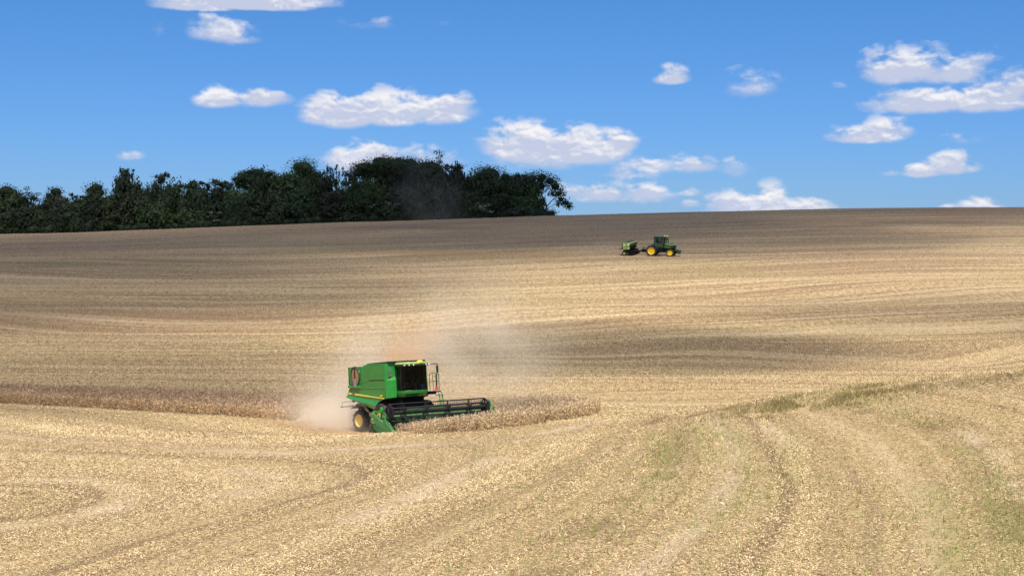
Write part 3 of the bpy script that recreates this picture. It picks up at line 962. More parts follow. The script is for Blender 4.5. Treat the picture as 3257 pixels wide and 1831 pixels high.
def wheel(name, parent, c, rad, wid, rim_r, side, steer=0.0, lugs=14, ruber=M_RUB, rimm=None, dish=0.10, label=None):
    """tyre + rim under one wheel; the wheel axis lies along Y; side=-1 faces right"""
    rimm = rimm or M_YEL
    w_ = empty(name, (0, 0, 0), parent)
    w_.location = c
    w_.rotation_euler = (0, 0, steer)
    h = wid / 2
    t = MB()
    prof = [(rim_r, -h * .78), (rim_r * 1.06, -h * .92), ((rim_r + rad) / 2, -h), (rad * .86, -h * .95), (rad * .905, -h * .80), (rad * .92, 0),
            (rad * .905, h * .80), (rad * .86, h * .95), ((rim_r + rad) / 2, h), (rim_r * 1.06, h * .92), (rim_r, h * .78), (rim_r * .97, 0), (rim_r, -h * .78)]
    t.lathe(prof, (0, 0, 0), 1, 40)
    for k in range(lugs * 2):
        sgn = -1 if k % 2 else 1
        a = 2 * math.pi * k / (lugs * 2)
        hw = .030 + .012 * rad
        vs = []
        for (yy, da, rr0, rr1) in ((-0.02 * sgn, 0.0, rad * .90, rad), (h * .55 * sgn, .13, rad * .90, rad * .998), (h * .97 * sgn, .34, rad * .86, rad * .965), (h * 1.0 * sgn, .40, rad * .80, rad * .86)):
            for r in (rr0, rr1):
                for s_ in (-1, 1):
                    a3 = a + da * .9 + s_ * hw * (1.15 if r == rr0 else .8) / rad
                    vs.append((r * math.sin(a3), yy, r * math.cos(a3)))
        fs = [(0, 1, 3, 2), (12, 14, 15, 13)]
        for b in (0, 4, 8):
            fs += [(b, b + 2, b + 6, b + 4), (b + 1, b + 5, b + 7, b + 3), (b + 2, b + 3, b + 7, b + 6), (b, b + 4, b + 5, b + 1)]
        t.add(vs, fs)
    t.build('tyre', ruber, w_, smooth=True)
    r_ = MB()
    s = side
    r_.lathe([(rim_r * 1.04, h * .80 * s), (rim_r * .99, h * .86 * s), (rim_r * .90, h * .74 * s), (rim_r * .86, h * (.74 - dish * 5) * s), (rim_r * .45, h * (.60 - dish * 5) * s),
              (rim_r * .42, h * (.75 - dish * 5) * s), (rim_r * .28, h * (.78 - dish * 5) * s), (0.005, h * (.80 - dish * 5) * s)], (0, 0, 0), 1, 32)
    r_.lathe([(rim_r * 1.02, -h * .80 * s), (rim_r * .92, -h * .70 * s), (rim_r * .86, -h * .2 * s), (rim_r * .86, h * .3 * s)], (0, 0, 0), 1, 32)
    for k in range(8):
        a = 2 * math.pi * k / 8
        yb = h * (.66 - dish * 5) * s
        r_.tube((rim_r * .34 * math.cos(a), yb, rim_r * .34 * math.sin(a)), (rim_r * .34 * math.cos(a), yb + .05 * s, rim_r * .34 * math.sin(a)), .022, n=6)
    r_.build('rim', rimm, w_, smooth=True)
    return w_


def text_mesh(txt, size, depth, mat, parent, M, name='lettering', shear=0.0):
    cu = bpy.data.curves.new(name, 'FONT')
    cu.body = txt; cu.size = size; cu.extrude = depth; cu.shear = shear; cu.offset = size * .02
    tmp = bpy.data.objects.new(name, cu); COL.objects.link(tmp)
    dg = bpy.context.evaluated_depsgraph_get()
    me = bpy.data.meshes.new_from_object(tmp.evaluated_get(dg))
    bpy.data.objects.remove(tmp)
    me.transform(M)
    me.materials.clear(); me.materials.append(mat)
    o = bpy.data.objects.new(name, me); COL.objects.link(o)
    o.parent = parent
    return o

def emblem(mb, c, s, ax1, ax2, nrm):
    """small leaping-animal mark as a flat raised plate"""
    pts = [(-.5, -.35), (-.25, -.12), (.05, -.15), (.3, -.42), (.34, -.36), (.2, -.02), (.32, .08), (.5, .12), (.48, .2), (.34, .22), (.36, .42), (.22, .28), (.1, .14), (-.25, .12), (-.42, 0), (-.55, -.3)]
    c = Vector(c); ax1 = Vector(ax1); ax2 = Vector(ax2); nrm = Vector(nrm)
    n = len(pts)
    a = [c + ax1 * p[0] * s + ax2 * p[1] * s for p in pts]
    b = [p + nrm * .006 for p in a]
    mb.add(a + b, [tuple(range(n)), tuple(range(n, 2 * n))] + [(i, (i + 1) % n, n + (i + 1) % n, n + i) for i in range(n)])


# ================================================================== combine harvester
HMAT = Matrix(((HM[0, 0], HM[0, 1], HM[0, 2], HO[0]), (HM[1, 0], HM[1, 1], HM[1, 2], HO[1]), (HM[2, 0], HM[2, 1], HM[2, 2], HO[2]), (0, 0, 0, 1)))
cb = empty('combine_harvester', HMAT)
tag(cb, 'green combine harvester with wide black reel cutting the soya in front of its dust', 'combine harvester')

# hull between the side panels
m = MB()
hull = [(-4.38, 2.3), (-4.38, 4.0), (-2.95, 4.03), (-2.3, 4.03), (-2.3, 2.3)]
m.prism([(-4.36, 2.25), (-4.36, 4.02), (-2.34, 4.05), (-2.34, 2.25)], 1, -1.45, 1.12)
m.prism([(-2.34, 2.1), (-2.34, 4.04), (-1.70, 4.10), (0.72, 4.08), (0.72, 2.1)], 1, -1.50, 1.12)
m.prism([(-2.34, 4.03), (-1.66, 4.21), (0.84, 4.22), (0.84, 4.08), (-2.3, 4.0)], 1, -1.42, 1.06)
m.build('body', M_GREEN, cb, bevel=.02)
m = MB()
m.prism([(-4.0, 1.9), (-3.9, 2.3), (1.0, 2.3), (1.2, 1.3), (0.6, 1.0), (-0.9, 1.15), (-2.6, 1.45)], 1, -.80, .70)
m.box((0.0, 0, 0.93), (.5, 2.3, .42)); m.box((-3.73, 0, .72), (.28, 2.1, .26)); m.box((-3.5, 0, 1.15), (.5, .6, .9))
m.build('chassis', M_DARK, cb, bevel=.015)

for s in (-1, 1):
    Y0 = -1.62 if s < 0 else 1.22
    m = MB()
    # upper side sheet with a chamfer below the roof
    up = [(-4.40, 2.70), (-4.31, 2.94), (-4.40, 4.05), (-2.95, 4.07), (-2.35, 4.07), (-1.66, 4.11), (0.80, 4.10), (0.74, 2.62)]
    m.prism(up, 1, Y0, Y0 - .12 * s)
    m.prism([(-2.33, 4.075), (-1.66, 4.115), (0.80, 4.105), (0.84, 4.19), (-1.62, 4.205), (-2.28, 4.13)], 1, Y0 - .05 * s, Y0 - .20 * s)
    m.build('side_panel', M_GREEN, cb, bevel=.018)
    # lower sheet: flat band, outward crease, tucked skirt
    r1 = [(-4.40, 2.70), (0.74, 2.62)]
    r2 = [(-4.66, 2.33), (-0.25, 1.86)]
    r3 = [(-4.76, 2.19), (-0.40, 1.67)]
    r4 = [(-4.10, 1.94), (-0.86, 1.36)]
    m = MB()
    nseg = 8
    rows = []
    for (a, b), y in ((r1, Y0), (r2, Y0 + .01 * s), (r3, Y0 + .10 * s), (r4, Y0 - .16 * s)):
        rows.append([(a[0] + (b[0] - a[0]) * t / nseg, y, a[1] + (b[1] - a[1]) * t / nseg) for t in range(nseg + 1)])
    vs = [p for r in rows for p in r]
    vs += [(p[0], p[1] - .05 * s, p[2]) for p in vs]
    k = nseg + 1; tot = 4 * k
    fs = []
    for r in range(3):
        for t in range(nseg):
            a = r * k + t
            fs.append((a, a + 1, a + k + 1, a + k))
            fs.append((tot + a, tot + a + k, tot + a + k + 1, tot + a + 1))
    for t in range(nseg):
        fs.append((t, tot + t, tot + t + 1, t + 1)); a = 3 * k + t
        fs.append((a, a + 1, tot + a + 1, tot + a))
    for r in range(3):
        a = r * k; fs.append((a, a + k, tot + a + k, tot + a)); a = r * k + nseg; fs.append((a, tot + a, tot + a + k, a + k))
    m.add(vs, fs)
    # front part of the sheet above the wheel arch
    arch = [(-0.25, 1.86), (0.05, 1.95), (0.34, 2.02), (0.66, 2.09), (0.74, 2.62)]
    m.prism([(-0.9, 2.62)] + arch, 1, Y0 - .001 * s, Y0 - .07 * s)
    m.build('lower_side_panel', M_GREEN, cb)

# right-hand details
m = MB()
m.bb((-4.36, -1.73, 2.76), (-2.70, -1.60, 2.92))
m.build('screen_ledge', M_GREEN, cb, bevel=.02)
m = MB()
m.bb((-1.36, -1.632, 3.17), (0.72, -1.61, 3.225)); m.build('panel_gap', M_BLK, cb)
m = MB(); m.prism([(-2.66, 2.965), (-2.62, 2.965), (-1.36, 3.19), (-1.36, 3.20)], 1, -1.628, -1.61); m.build('panel_seam', M_BLK, cb)
m = MB(); m.bb((-2.64, -1.627, 2.97), (-2.625, -1.61, 4.04)); m.build('panel_seam', M_BLK, cb)
m = MB(); m.bb((-4.36, -1.627, 2.66), (.74, -1.61, 2.672)); m.build('panel_seam', M_BLK, cb)
m = MB(); m.bb((-1.15, -1.634, 2.84), (-1.05, -1.61, 2.90)); m.build('door_latch', M_BLK, cb)
m = MB(); m.bb((-4.37, -1.632, 2.93), (-2.72, -1.61, 2.965)); m.build('panel_gap', M_BLK, cb)
m = MB(); m.bb((-4.425, -1.63, 2.96), (-4.385, -1.45, 4.03)); m.build('rear_seal', M_BLK, cb)
sc_ = MB()
sc_.lathe([(0.005, -1.66), (.50, -1.665), (.575, -1.655), (.575, -1.60)], (-3.34, 0, 3.47), 1, 40)
scr = sc_.build('rotary_screen', M_SCREEN, cb, smooth=True)
m = MB()
m.lathe([(.575, -1.60), (.575, -1.70), (.62, -1.70), (.62, -1.60)], (-3.34, 0, 3.47), 1, 40)
m.build('screen_rim', M_GREEND, scr, smooth=True)
m = MB()
m.bb((-3.375, -1.72, 3.42), (-3.33, -1.67, 3.98))
m.ball((-3.35, -1.70, 3.40), .06)
m.build('screen_wiper', M_BLK, scr)
m = MB()
m.prism([(-3.50, 2.78), (-3.30, 2.78), (-3.31, 3.30), (-3.43, 3.30)], 1, -1.80, -1.68)
m.build('suction_duct', M_GREY, scr, bevel=.02)
m = MB(); m.bb((-3.30, -1.78, 2.80), (-3.24, -1.68, 3.34)); m.build('duct_strut', M_STEEL, scr)

# yellow stripe, its lettering and the model number
m = MB()
a0, a1, b0, b1 = (-4.42, 2.485), (0.60, 2.125), (-4.47, 2.365), (0.62, 2.07)
def ysk(x, z):      # outer face of the band between rows 1 and 2
    return -1.645
m.prism([a0, a1, b1, b0], 1, -1.64, -1.655)
st = m.build('yellow_stripe', M_YSTR, cb)
ang = math.atan2(a1[1] - a0[1], a1[0] - a0[0])
Mt = Matrix.Translation((-4.02, -1.660, 2.375)) @ Matrix.Rotation(-ang, 4, 'Y') @ Matrix.Rotation(R(90), 4, 'X')
text_mesh('JOHN DEERE', .085, .002, M_GREEND, st, Mt)
Mt = Matrix.Translation((0.12, -1.660, 2.215)) @ Matrix.Rotation(R(90), 4, 'X')
text_mesh('S430', .15, .003, M_YSTR, cb, Mt, 'model_number', .2)

# grain tank rim and lid
m = MB()
m.prism([(-2.30, 4.05), (-2.05, 4.20), (-1.7, 4.245), (0.9, 4.30), (1.0, 4.265), (-1.66, 4.215), (-2.0, 4.16), (-2.25, 4.03)], 1, -1.46, -1.36)
m.prism([(-2.30, 4.05), (-2.05, 4.20), (-1.7, 4.245), (0.9, 4.30), (1.0, 4.265), (-1.66, 4.215), (-2.0, 4.16), (-2.25, 4.03)], 1, 1.0, 1.10)
m.bb((-1.66, -1.38, 4.215), (0.95, 1.02, 4.235)); m.bb((0.88, -1.4, 4.21), (1.0, 1.04, 4.30))
m.build('tank_rim', M_BLK, cb, bevel=.012)
m = MB()
for s in (-1, 1): m.prism([(-1.5, 4.237), (0.8, 4.24), (0.8, 4.28), (-1.5, 4.26)], 1, -.18 + s * .02, -.18 + s * 1.12)
m.build('tank_lid', M_GREEN2, cb, bevel=.01)

# front shoulder panels beside the cab
for s in (-1, 1):
    m = MB()
    y0, y1 = (-1.60, -.94) if s < 0 else (1.19, .84)
    m.prism([(y0, 3.18), (y0, 4.08), (y0 - s * .12, 4.16), (y1, 4.16), (y1, 3.18)], 0, 0.72, .86)
    vs = [(.74, y0, 2.06), (.92, y0, 2.10), (.92, y0, 3.17), (.74, y0, 3.20), (.74, y1, 2.10), (.97, y1, 2.14), (.97, y1, 3.18), (.84, y1, 3.42)]
    m.add(vs, [(0, 1, 2, 3), (4, 7, 6, 5), (1, 5, 6, 2), (2, 6, 7, 3), (0, 4, 5, 1), (0, 3, 7, 4)])
    m.build('shoulder_panel', M_GREEN, cb, bevel=.015)
m = MB()
m.bb((.86, -1.40, 3.38), (.93, -1.24, 3.80)); m.bb((.92, -1.36, 3.43), (.945, -1.28, 3.50)); m.bb((.92, -1.36, 3.62), (.96, -1.28, 3.74))
m.build('side_lamp_housing', M_GREY, cb, bevel=.015)
m = MB(); m.ball((.86, -1.38, 2.28), .06); m.bb((.80, -1.46, 2.05), (.92, -1.3, 2.2)); m.build('fuel_cap', M_DARK, cb)

# cab: floor, lining, pillars, glass, roof
cabp = empty('cab', (0, 0, 0), cb)
def narrow(pts):
    return [(x, y * .84 if y > 0 else y) for x, y in pts]
m = MB()
foot = [(0.9, -.92), (1.55, -.92), (1.82, -.80), (1.95, -.45), (2.0, 0), (1.95, .45), (1.82, .80), (1.55, .92), (0.9, .92)]
foot = narrow(foot)
m.prism(foot, 2, 2.42, 2.50)
m.bb((.86, -.92, 2.42), (.93, .76, 4.0))
m.bb((.94, -.70, 2.55), (1.0, -.30, 3.8)); m.bb((.94, .30, 2.55), (1.0, .70, 3.8)); m.bb((.94, -.1, 3.2), (.98, .1, 3.9))
m.build('cab_shell', M_INT, cabp)
m = MB()
lowf = [(.95, -.94), (1.58, -.94), (1.86, -.82), (2.0, -.46), (2.05, 0), (2.0, .46), (1.86, .82), (1.58, .94), (.95, .94)]
lowf = narrow(lowf); n_ = len(lowf)
vs = [(x, y, 2.50) for x, y in lowf] + [((x - .95) * .97 + .95, y * .985, 2.34) for x, y in lowf] + [((x - .95) * .78 + .95, y * .93, 2.14) for x, y in lowf]
fs = [tuple(range(n_)), tuple(range(2 * n_, 3 * n_))]
for q_ in range(2):
    for i in range(n_):
        j = (i + 1) % n_
        fs.append((q_ * n_ + i, q_ * n_ + j, (q_ + 1) * n_ + j, (q_ + 1) * n_ + i))
m.add(vs, fs)
fas = m.build('front_fascia', M_GREEN, cabp, bevel=.02)
m = MB(); emblem(m, (1.965, .18, 2.36), .11, (-.15, .98, 0), (0, 0, 1), (1, 0, 0)); m.build('emblem', M_YEL, fas)
m = MB(); m.prism([(-.75, 2.30), (-.30, 2.30), (-.12, 2.19), (-.16, 2.165), (-.33, 2.27), (-.75, 2.27)], 0, 1.90, 1.985); m.build('fascia_gap', M_BLK, fas)
# glass panes follow the plan of the cab
gp = [(0.95, -.90), (1.52, -.90), (1.80, -.78), (1.92, -.42), (1.96, 0), (1.92, .42), (1.80, .78), (1.52, .90), (0.95, .90)]
gp = narrow(gp)
def pane(pts, z0, z1, lean=.06):
    mm = MB()
    vs = [(x, y, z0) for x, y in pts] + [(x + lean * (x > 1.2), y * 1.02, z1) for x, y in pts]
    n = len(pts)
    mm.add(vs, [(i, i + 1, n + i + 1, n + i) for i in range(n - 1)])
    return mm
pane(gp[1:8], 2.52, 3.96).build('windshield', M_GLASS, cabp, smooth=True)
pane(gp[0:2], 2.52, 3.96).build('side_window', M_GLASS, cabp)
pane(gp[7:9], 2.52, 3.96).build('side_window', M_GLASS, cabp)
m = MB()
for (x, y) in (gp[1], gp[7]):
    m.tube((x, y * 1.01, 2.5), (x + .06, y * 1.03, 3.98), .028)
for (x, y) in (gp[0], gp[8]): m.tube((x, y * 1.01, 2.5), (x, y * 1.03, 3.98), .045)
m.path([(x, y, 2.51) for x, y in gp], .02); m.path([(x + .06, y * 1.02, 3.97) for x, y in gp], .03)
m.build('cab_pillar', M_BLK, cabp)
m = MB()
rf = [(.9, -1.0), (1.6, -1.0), (1.98, -.88), (2.12, -.5), (2.16, 0), (2.12, .5), (1.98, .88), (1.6, 1.0), (.9, 1.0)]
rf = narrow(rf); n_ = len(rf)
vs = [(x, y, 4.0) for x, y in rf] + [(x + .02, y, 4.11) for x, y in rf] + [((x - 1.3) * .86 + 1.3, y * .9, 4.21) for x, y in rf]
fs = [tuple(range(n_)), tuple(range(2 * n_, 3 * n_))]
for q_ in range(2):
    for i in range(n_):
        j = (i + 1) % n_
        fs.append((q_ * n_ + i, q_ * n_ + j, (q_ + 1) * n_ + j, (q_ + 1) * n_ + i))
m.add(vs, fs)
roof = m.build('cab_roof', pmat('sunlit_roof_paint', (.10, .30, .04), .4, dust=.75, dustcol=(.50, .42, .18)), cabp, bevel=.02)  # paler yellow-green tones paint the sun's highlight onto the roof
m = MB()
vis = [(x + .02, y * 1.01) for x, y in rf]
m.prism(vis, 2, 3.955, 4.07)
m.build('visor', M_BLK, roof, bevel=.015)
for (y, dx_) in ((-.86, -.10), (-.60, -.02), (-.34, .03), (.52, .02), (.74, -.05)):
    mm = MB(); xb = 2.15 + dx_ - abs(y) * .06
    mm.lathe([(.005, .03), (.036, .02), (.048, 0.0), (.048, -.06)], (xb, y, 4.015), 0, 14)
    mm.build('work_lamp', M_LAMP, roof, smooth=True)
m = MB(); m.lathe([(.005, .13), (.12, .12), (.19, .07), (.20, .02), (.17, -.01)], (2.0, .16, 4.15), 2, 24)
m.build('antenna_dome', pmat('bright_yellow', (.88, .80, .06), .4), roof, smooth=True)
# inside the cab
m = MB()
m.box((1.22, 0, 2.72), (.5, .5, .14)); m.box((1.02, 0, 3.12), (.14, .5, .75)); m.box((1.00, 0, 3.58), (.1, .3, .2)); m.box((1.2, 0, 2.58), (.35, .35, .16))
m.build('seat', M_SEAT, cabp, bevel=.04)
m = MB()
m.tube((1.62, 0.05, 2.5), (1.52, .05, 2.98), .05)
for k in range(16):
    a, b = 2 * math.pi * k / 16, 2 * math.pi * (k + 1) / 16
    f_ = lambda t: (1.50 + .05 * math.cos(t), .05 + .19 * math.sin(t), 3.0 + .17 * math.cos(t))
    m.tube(f_(a), f_(b), .018, n=6)
m.build('steering_wheel', M_GREY, cabp)
m = MB(); m.box((1.45, .52, 2.68), (.28, .26, .3)); m.box((1.45, .52, 2.86), (.30, .28, .04)); m.build('cool_box', M_BLUE, cabp, bevel=.02)
m = MB(); m.box((1.40, -.50, 2.72), (.5, .14, .12)); m.tube((1.55, -.5, 2.78), (1.6, -.5, 2.95), .02); m.ball((1.6, -.5, 2.97), .035)
m.box((1.62, -.62, 2.9), (.05, .2, .15)); m.build('armrest_console', M_GREY, cabp, bevel=.015)
m = MB(); m.box((1.50, -.80, 2.75), (.2, .03, .05)); m.tube((1.4, -.86, 2.95), (1.42, -.87, 3.8), .012); m.build('grab_handle', M_STEEL, cabp)
# mirror on the left and the railing, ladder, extinguisher
m = MB()
m.path([(1.75, .80, 4.00), (1.90, 1.10, 4.03), (1.92, 1.38, 4.02)], .032); m.path([(1.92, 1.38, 4.02), (1.92, 1.37, 3.5)], .024)
ma = m.build('mirror_arm', M_BLK, cb)
m = MB(); m.box((1.90, 1.37, 3.70), (.07, .13, .42)); m.build('mirror', M_BLK, ma, bevel=.02)
m = MB()
m.box((1.15, 1.36, 2.36), (.8, .75, .05)); m.box((1.2, 1.3, 2.27), (.5, .5, .14))
m.build('platform', M_BLK, cb)
m = MB()
def hoop(y0, y1, x, z0, z1, r=.02):
    c_ = .10
    m.path([(x, y0, z0), (x, y0, z1 - c_), (x, y0 + .04, z1 - .03), (x, y0 + c_, z1), (x, y1 - c_, z1), (x, y1 - .04, z1 - .03), (x, y1, z1 - c_), (x, y1, z0)], r)
    m.path([(x, y0, (z0 + z1) / 2 + .05), (x, y1, (z0 + z1) / 2 + .05)], r)
hoop(1.10, 1.60, 1.35, 2.38, 3.46); hoop(1.64, 1.84, 1.15, 2.38, 3.46)
m.path([(1.35, 1.36, 2.4), (1.35, 1.30, 3.46)], .015); m.path([(1.35, 1.34, 3.25), (1.35, 1.6, 3.25)], .015)
m.path([(.75, 1.88, 2.4), (.75, 1.88, 3.4), (1.05, 1.86, 3.4)], .018)
m.build('railing', M_GREEND, cb)
m = MB()
for y in (1.55, 1.75):
    m.path([(1.35, y - .1, 2.45), (1.50, y, 2.3), (1.60, y + .06, 2.0), (1.62, y + .08, 1.55)], .028)
for z in (2.1, 1.82, 1.55, 1.25): m.box((1.6, 1.72, z), (.18, .26, .03))
m.path([(1.6, 1.61, 2.2), (1.62, 1.63, 1.2)], .02); m.path([(1.6, 1.81, 2.2), (1.62, 1.83, 1.2)], .02)
m.build('ladder', M_GREEN, cb)
fe = MB(); fe.lathe([(.005, .20), (.05, .19), (.085, .12), (.085, -.02)], (1.42, 1.53, 2.46), 2, 16)
fe.box((1.42, 1.53, 2.62), (.13, .13, .03))
fe.lathe([(.085, -.02), (.09, -.05), (.10, -.30), (.06, -.34), (.005, -.34)], (1.42, 1.53, 2.46), 2, 16)
feo = fe.build('fire_extinguisher', M_RED, cb, smooth=True)
m = MB(); m.lathe([(.092, 0), (.106, -.05), (.106, -.24), (.09, -.26)], (1.42, 1.53, 2.41), 2, 16); m.build('label_sleeve', M_PINK, feo, smooth=True)

# wheels, fender, rear rail
for s in (-1, 1):
    wheel('front_wheel', cb, (0, s * 1.38, .93), .93, .62, .47, s, dish=.06)
    wheel('rear_wheel', cb, (-3.86, s * 1.12, .70), .70, .50, .39, s, steer=R(11), lugs=12, dish=.04)
    m = MB(); m.prism([(-5.0, 1.47), (-4.4, 1.62), (-3.95, 1.78), (-2.9, 1.70), (-2.1, 1.25), (-2.3, 1.22), (-3.0, 1.55), (-3.9, 1.66), (-4.4, 1.54), (-4.95, 1.44)], 1, s * .75, s * 1.32)
    m.build('rear_fender', M_GREEND, cb, bevel=.01)
m = MB()
m.path([(-4.6, -1.28, 1.92), (-6.35, -1.28, 1.84), (-6.38, -1.28, 1.56), (-4.6, -1.28, 1.66)], .016)
m.path([(-4.6, -1.28, 1.60), (-6.45, -1.28, 1.52), (-6.45, 1.28, 1.52), (-4.6, 1.28, 1.60)], .016)
m.path([(-4.6, 1.28, 1.92), (-6.35, 1.28, 1.84), (-6.38, 1.28, 1.56), (-4.6, 1.28, 1.66)], .016)
m.bb((-6.52, -1.34, 1.50), (-6.38, -1.22, 1.58)); m.bb((-4.75, -1.3, 1.85), (-4.5, -1.2, 1.98))
m.build('rear_guard_rail', M_GREEND, cb)
m = MB(); m.prism([(-4.9, 1.35), (-4.35, 2.35), (-3.9, 2.35), (-3.9, 1.45)], 1, -.85, .85); m.build('straw_chopper', M_DARK, cb, bevel=.02)

# feeder house
m = MB(); m.prism([(.6, 1.6), (1.5, 1.45), (3.0, 1.12), (3.04, .55), (2.9, .6), (.7, 1.0)], 1, -.60, .60)
m.bb((.6, -.8, 1.6), (1.3, .7, 2.12))
m.build('feeder_house', M_DARK, cb, bevel=.02)

# ---- header: table, auger, cutter bar, dividers
hd = empty('header', (0, 0, 0), cb)
m = MB()
m.prism([(3.05, .40), (3.05, 1.12), (3.12, 1.14), (3.16, 1.10), (3.16, .5)], 1, -3.70, 3.50)
m.prism([(3.02, 1.12), (3.02, 1.58), (3.10, 1.58), (3.12, 1.12)], 1, -1.5, 1.5)
m.prism([(3.05, .36), (3.16, .50), (3.7, .34), (4.75, .30), (4.75, .26), (3.6, .26), (3.2, .28)], 1, -3.72, 3.52)
m.box((3.0, -.1, 1.17), (.12, 7.16, .12)); m.box((2.98, -.1, .45), (.14, 7.2, .16))
for k in range(9): m.box((3.0, -3.4 + k * .85, .83), (.10, .08, .62))
m.build('header_table', M_TABLE, hd, bevel=.01)
m = MB()
m.tube((3.55, -3.65, .78), (3.55, 3.48, .78), .19, n=20)
for s in (-1, 1):
    for k in range(96):
        a0_, a1_ = k * .38, (k + 1) * .38
        y0_, y1_ = s * (3.46 - k * .032), s * (3.46 - (k + 1) * .032)
        f_ = lambda a, y, r: (3.55 + r * math.cos(a), y, .78 + s * r * math.sin(a))
        m.add([f_(a0_, y0_, .18), f_(a1_, y1_, .18), f_(a1_, y1_, .32), f_(a0_, y0_, .32)], [(0, 1, 2, 3)])
m.build('auger', M_GREEND, hd, recalc=False)
m = MB(); m.box((4.78, -.1, .27), (.07, 7.2, .03))
for k in range(94):
    y = -3.68 + k * .0762
    m.prism([(4.80, y - .018), (4.95, y), (4.80, y + .018)], 2, .26, .29)
m.build('cutter_bar', M_STEEL, hd)
for s in (-1, 1):
    m = MB()
    Yo = -3.78 if s < 0 else 3.58
    poly = [(3.36, 1.30), (3.62, 1.32), (4.45, .98), (4.62, .90), (5.10, .88), (5.55, .66), (6.10, .30), (6.02, .22), (5.3, .17), (4.4, .20), (3.50, .50), (3.22, .92)]
    inner = Yo - s * .08
    m.prism(poly, 1, Yo, inner)
    # outer shell bulges and a crease runs along it
    cre = [(3.22, .88), (4.0, .74), (5.0, .50), (6.02, .26)]
    vs = [(x, Yo + s * .002, z) for x, z in poly]
    vs2 = [(x, Yo + s * .06 * (1 - i / 3.4), z) for i, (x, z) in enumerate(cre)]
    top = poly[0:7]; bot = [poly[11], poly[10], poly[9], poly[8], poly[7]]
    allv = [(x, Yo, z) for x, z in top] + vs2 + [(x, Yo, z) for x, z in bot]
    fs = [(0, 1, 8, 7), (1, 2, 8), (2, 3, 9, 8), (3, 4, 9), (4, 5, 10, 9), (5, 6, 10), (7, 8, 12, 11), (8, 13, 12), (8, 9, 14, 13), (9, 10, 15, 14), (0, 7, 11)]
    m.add(allv, fs)
    dv = m.build('crop_divider', M_GREEN2, hd)
    if s < 0:
        m = MB(); emblem(m, (3.62, -3.872, 1.05), .17, (1, 0, 0), (0, 0, 1), (0, -1, 0)); m.bb((3.50, -3.875, .84), (3.80, -3.868, .88)); m.build('emblem', M_YEL, dv)
    m = MB(); m.path([(4.5, Yo - s * .1, .98), (5.15, Yo - s * .10, .93), (5.6, Yo - s * .1, .69), (6.12, Yo - s * .1, .31)], .028)
    m.path([(3.36, Yo - s * .05, 1.32), (3.64, Yo - s * .05, 1.34), (4.5, Yo - s * .06, .98)], .022)
    m.ball((5.4, Yo - s * .1, .80), .06); m.build('divider_rail', M_GREEN2, dv)
    # reel arm, drive cover and hydraulics at this end
    m = MB()
    m.box((3.75, s * 3.50 + .05 * (s < 0) * -1, 1.42), (1.35, .07, .11), rot=Matrix.Rotation(R(4), 3, 'Y'))
    m.prism([(4.0, .98), (4.12, 1.0), (4.42, 1.50), (4.40, 1.66), (4.28, 1.72), (4.16, 1.62), (4.0, 1.2)], 1, s * (3.46 + .08 * (s < 0)), s * (3.54 + .12 * (s < 0)))
    m.prism([(3.28, 1.05), (3.46, 1.0), (3.52, 1.35), (3.42, 1.46), (3.3, 1.4)], 1, s * (3.54 + .12 * (s < 0)), s * (3.60 + .16 * (s < 0)))
    m.path([(4.5, s * 3.6, 1.25), (4.85, s * 3.6, .95), (4.9, s * 3.6, .62), (4.6, s * 3.6, .42)], .03)
    m.path([(4.45, s * 3.55, 1.45), (4.7, s * 3.55, 1.3), (4.72, s * 3.55, .7)], .022)
    m.build('reel_arm', M_GREEN, hd, bevel=.012)
    if s < 0:
        m = MB(); m.bb((4.14, -3.675, 1.14), (4.20, -3.66, 1.38)); m.build('drive_decal', M_YSTR, hd)
        m = MB(); m.bb((3.38, -3.775, 1.14), (3.44, -3.76, 1.36)); m.build('drive_decal', M_YSTR, hd)
        m = MB(); m.tube((3.62, -3.5, 1.15), (3.95, -3.5, 1.33), .05); m.tube((3.75, -3.52, 1.03), (3.98, -3.52, 1.16), .035); m.ball((3.7, -3.5, 1.05), .06); m.build('hydraulic_motor', M_ORNG, hd)

# ---- reel
RXc, RZc, RR = 4.22, 1.34, .50
rl = empty('reel', (0, 0, 0), cb)
m = MB(); m.tube((RXc, -3.08, RZc), (RXc, 3.24, RZc), .115, n=20)
m.build('reel_tube', M_BLK, rl, smooth=True)
NB, PH = 6, R(90)
bat = [(RXc + RR * math.cos(PH + 2 * math.pi * k / NB), RZc + RR * math.sin(PH + 2 * math.pi * k / NB)) for k in range(NB)]
for (x, z) in bat:
    m = MB(); m.tube((x, -3.06, z), (x, 3.22, z), .036, n=8)
    for k in range(49):
        y = -2.98 + k * .1264
        m.tube((x, y, z), (x - .05, y, z - .24), .009, n=4)
    m.build('reel_bat', M_BLK, rl)
for y in (-2.15, -.72, .72, 2.15):
    m = MB()
    m.lathe([(.115, -.03), (.17, -.03), (.17, .03), (.115, .03)], (RXc, y, RZc), 1, 18)
    for (x, z) in bat:
        m.tube((RXc, y, RZc), (x, y, z), .028, n=6)
        m.tube((RXc + (x - RXc) * .25, y - .14, RZc + (z - RZc) * .25), (x, y, z), .016, n=5)
    m.build('reel_spider', M_BLK, rl)
